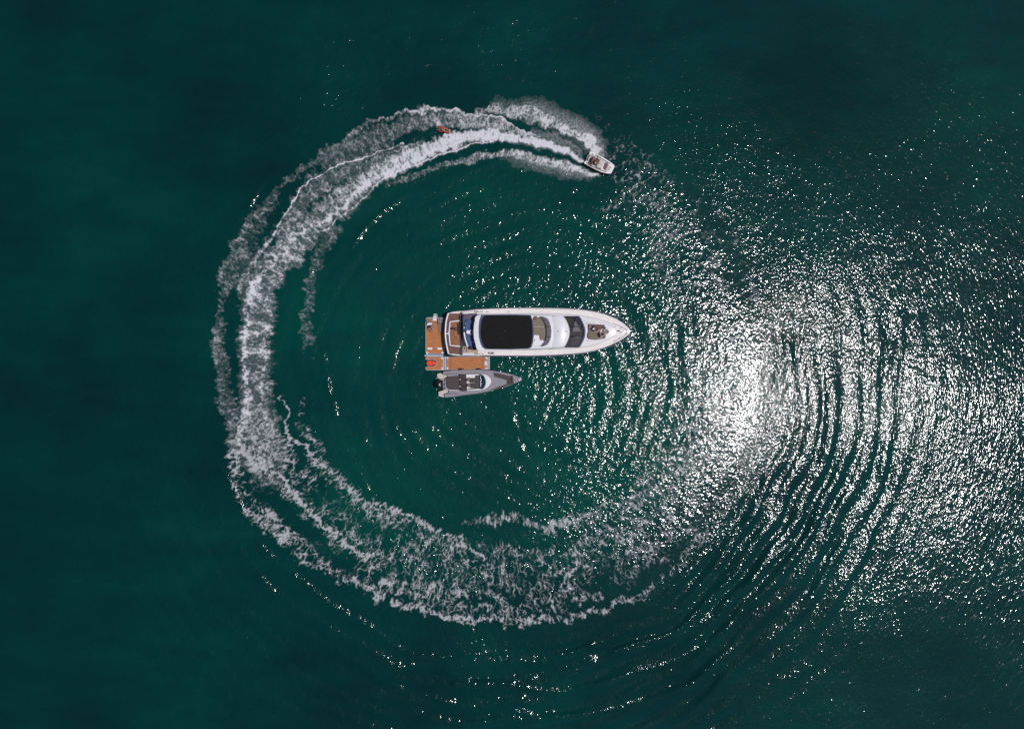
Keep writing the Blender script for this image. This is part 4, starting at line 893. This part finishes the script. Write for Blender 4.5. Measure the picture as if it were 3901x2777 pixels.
# ---------------------------------------------------------------- the little jet boat
c0 = J6(1080,810); jet = thing('tow_boat', 'small white jet boat speeding at the head of the foam wake', 'boat', (c0.x, c0.y, 0))
jo = [(640,385),(660,340),(700,318),(760,328),(900,400),(1100,510),(1350,645),(1550,775),(1700,892),(1768,980),(1740,1020),(1605,1290),(1560,1302),(1400,1294),(1150,1232),(900,1115),(650,985),(500,905),(415,850),(412,800),(440,762),(490,740),(510,640),(560,530),(600,465),(640,450)]
jp = P(J6, jo, .75); bm = bmesh.new(); n = len(jp); cc = sum(jp, Vector())/n
ax = (J6(1680,1130)-J6(540,620)).normalized(); ay = Vector((-ax.y, ax.x, 0))
def jr(k, z, fx):
    out = []
    for p in jp:
        d = p-cc; a_ = d.dot(ax); b_ = d.dot(ay); a_ -= fx*max(0, a_/1.9)
        q_ = cc+ax*a_+ay*b_*k; out.append(bm.verts.new((q_.x, q_.y, z)))
    return out
rj = [jr(.62,-.2,.7), jr(.85,.15,.35), jr(1.0,.55,.05), jr(1.0,.75,0)]
for a, b in zip(rj, rj[1:]):
    for i in range(n): bm.faces.new((a[i], a[(i+1)%n], b[(i+1)%n], b[i]))
bm.faces.new(rj[0][::-1]); bm.faces.new(rj[-1]); link('hull', bm, 'gel', jet)
S_('deck', [p+Vector((0,0,.03)) for p in jp], .03, 'cream', jet, .02)
TB('rub_rail', [p-Vector((0,0,.08)) for p in jp], .045, 'mahog', jet, 6, True)
for q in ([(890,455),(1000,500),(1200,620),(1400,740),(1570,850),(1575,890),(1540,880),(1350,770),(1150,650),(950,540),(880,490)], [(600,890),(850,1000),(1050,1080),(1250,1160),(1410,1190),(1395,1235),(1250,1210),(1050,1140),(850,1055),(650,960)]):
    S_('side_pad', P(J6, q, .80), .03, 'tgrey2', jet, .01)
S_('cockpit_floor', P(J6, [(740,470),(860,520),(1100,640),(950,1010),(640,870),(560,740),(620,600)], .79), .03, 'floor', jet, .01)
S_('stern_gap', P(J6, [(640,455),(670,470),(560,720),(500,740),(520,640),(600,490)], .80), .03, 'rub', jet, .01)
S_('stern_bench', P(J6, [(650,500),(720,520),(620,740),(570,720)], 1.0), .2, 'beige', jet, .04)
for q in ([(700,450),(740,400),(810,395),(870,440),(860,480),(780,510),(700,500)], [(530,800),(560,760),(620,780),(650,870),(620,910),(560,880)]):
    pp = smoothpoly(P(J6, q, .98), 2); S_('corner_seat', pp, .2, 'white', jet, .04)
    c_ = sum(pp, Vector())/len(pp); S_('cushion', [c_+(p-c_)*.55+Vector((0,0,.03)) for p in pp], .05, 'greyc', jet, .02)
S_('engine_cover', P(J6, [(1150,630),(1340,740),(1150,1085),(945,1000)], 1.02), .25, 'beige', jet, .04)
S_('forward_well', P(J6, [(1345,790),(1480,850),(1335,1130),(1220,1085)], .81), .03, 'mahog', jet, .01)
S_('well_cushion', P(J6, [(1350,800),(1450,845),(1425,900),(1310,880)], .95), .12, 'tgrey2', jet, .03)
S_('engine_cover_rim', P(J6, [(1320,750),(1345,765),(1175,1090),(1150,1085)], 1.05), .25, 'white', jet, .02)
S_('bow_seat', P(J6, [(1490,890),(1560,940),(1480,1150),(1350,1140)], .98), .2, 'beige', jet, .04)
S_('bow_gap', P(J6, [(1580,960),(1590,1000),(1500,1155),(1480,1150)], .80), .03, 'dark', jet, .005)
S_('bow_step', P(J6, [(1640,940),(1740,985),(1600,1260),(1430,1250),(1530,1150)], .82), .04, 'gel', jet, .01)
S_('helm_console', P(J6, [(985,640),(1030,575),(1120,620),(1080,700)], 1.25), .5, 'beige', jet, .04)
TB('console_screen', [J6(985,650,1.35), J6(1040,665,1.38), J6(1080,715,1.35)], .035, 'blk', jet, 6)
TB('divider', [J6(1010,520,.86), J6(1000,600,.86)], .04, 'blk', jet, 6); TB('divider', [J6(960,930,.86), J6(930,1020,.86)], .04, 'blk', jet, 6)
for q in ([(880,540),(990,580),(970,620),(860,575)], [(860,790),(900,770),(960,860),(900,850)]): S_('side_cushion', P(J6, q, .95), .15, 'beige', jet, .03)
bx = math.radians(-26)
q = J6(760,690,1.0); person('person in a blue top sitting at the stern of the small jet boat', (q.x, q.y, .80), bx+.3, CHAIR, 'cblue', 'cred', scale=.95)
q = J6(905,800,1.0); person('person in a white top with dark hair beside the helm of the jet boat', (q.x, q.y, .85), bx+.35, SIT, 'cwhite', 'cred', scale=.92)
q = J6(680,830,1.0); person('person in dark red at the port stern corner of the jet boat', (q.x, q.y, .78), bx-.3, CHAIR, 'cred', 'cdark', scale=.85)

# ---------------------------------------------------------------- towed tube and its rider
c0 = W7(980,900); tube = thing('towable_tube', 'red towed sled skimming across the wake ahead of its white spray', 'inflatable', (c0.x, c0.y, 0))
S_('float_body', smoothpoly(P(W7, [(690,715),(760,722),(950,790),(1160,880),(1290,960),(1275,1090),(1180,1075),(1050,1040),(880,960),(740,850),(685,780)], .45), 2), .4, 'red', tube, .12, .03, True, seg=3)
TB('side_tube', [W7(u, v, .48) for u, v in ((690,740),(830,770),(1000,830),(1180,900),(1280,965))], [.08,.11,.12,.12,.08], 'coral', tube, 10, sp=2)
TB('side_tube', [W7(u, v, .46) for u, v in ((740,820),(850,890),(980,960),(1120,1030),(1260,1080))], [.07,.1,.11,.1,.07], 'coral', tube, 10, sp=2)
S_('seat_pad', P(W7, [(830,810),(960,840),(1080,920),(1060,980),(960,940),(860,870)], .52), .06, 'dark', tube, .02)
S_('nose_panel', P(W7, [(1100,1015),(1200,1020),(1260,1050),(1255,1085),(1110,1050)], .50), .05, 'lime', tube, .02, label='yellow green nose panel')
S_('wing', P(W7, [(700,980),(780,975),(960,1010),(1050,1020),(1000,1040),(830,1040),(730,1010)], .32), .08, 'coral', tube, .02)
for q in ((1020,880),(900,840)): TB('grab_strap', [W7(*q, .54), W7(q[0]+50, q[1]+40, .58)], .02, 'cwhite', tube, 5)
q = W7(880,930,.5); person('person in a lime green vest lying on the red towed sled', (q.x, q.y, .42), math.radians(-12), PRONE, 'lime', 'cdark', scale=.72)
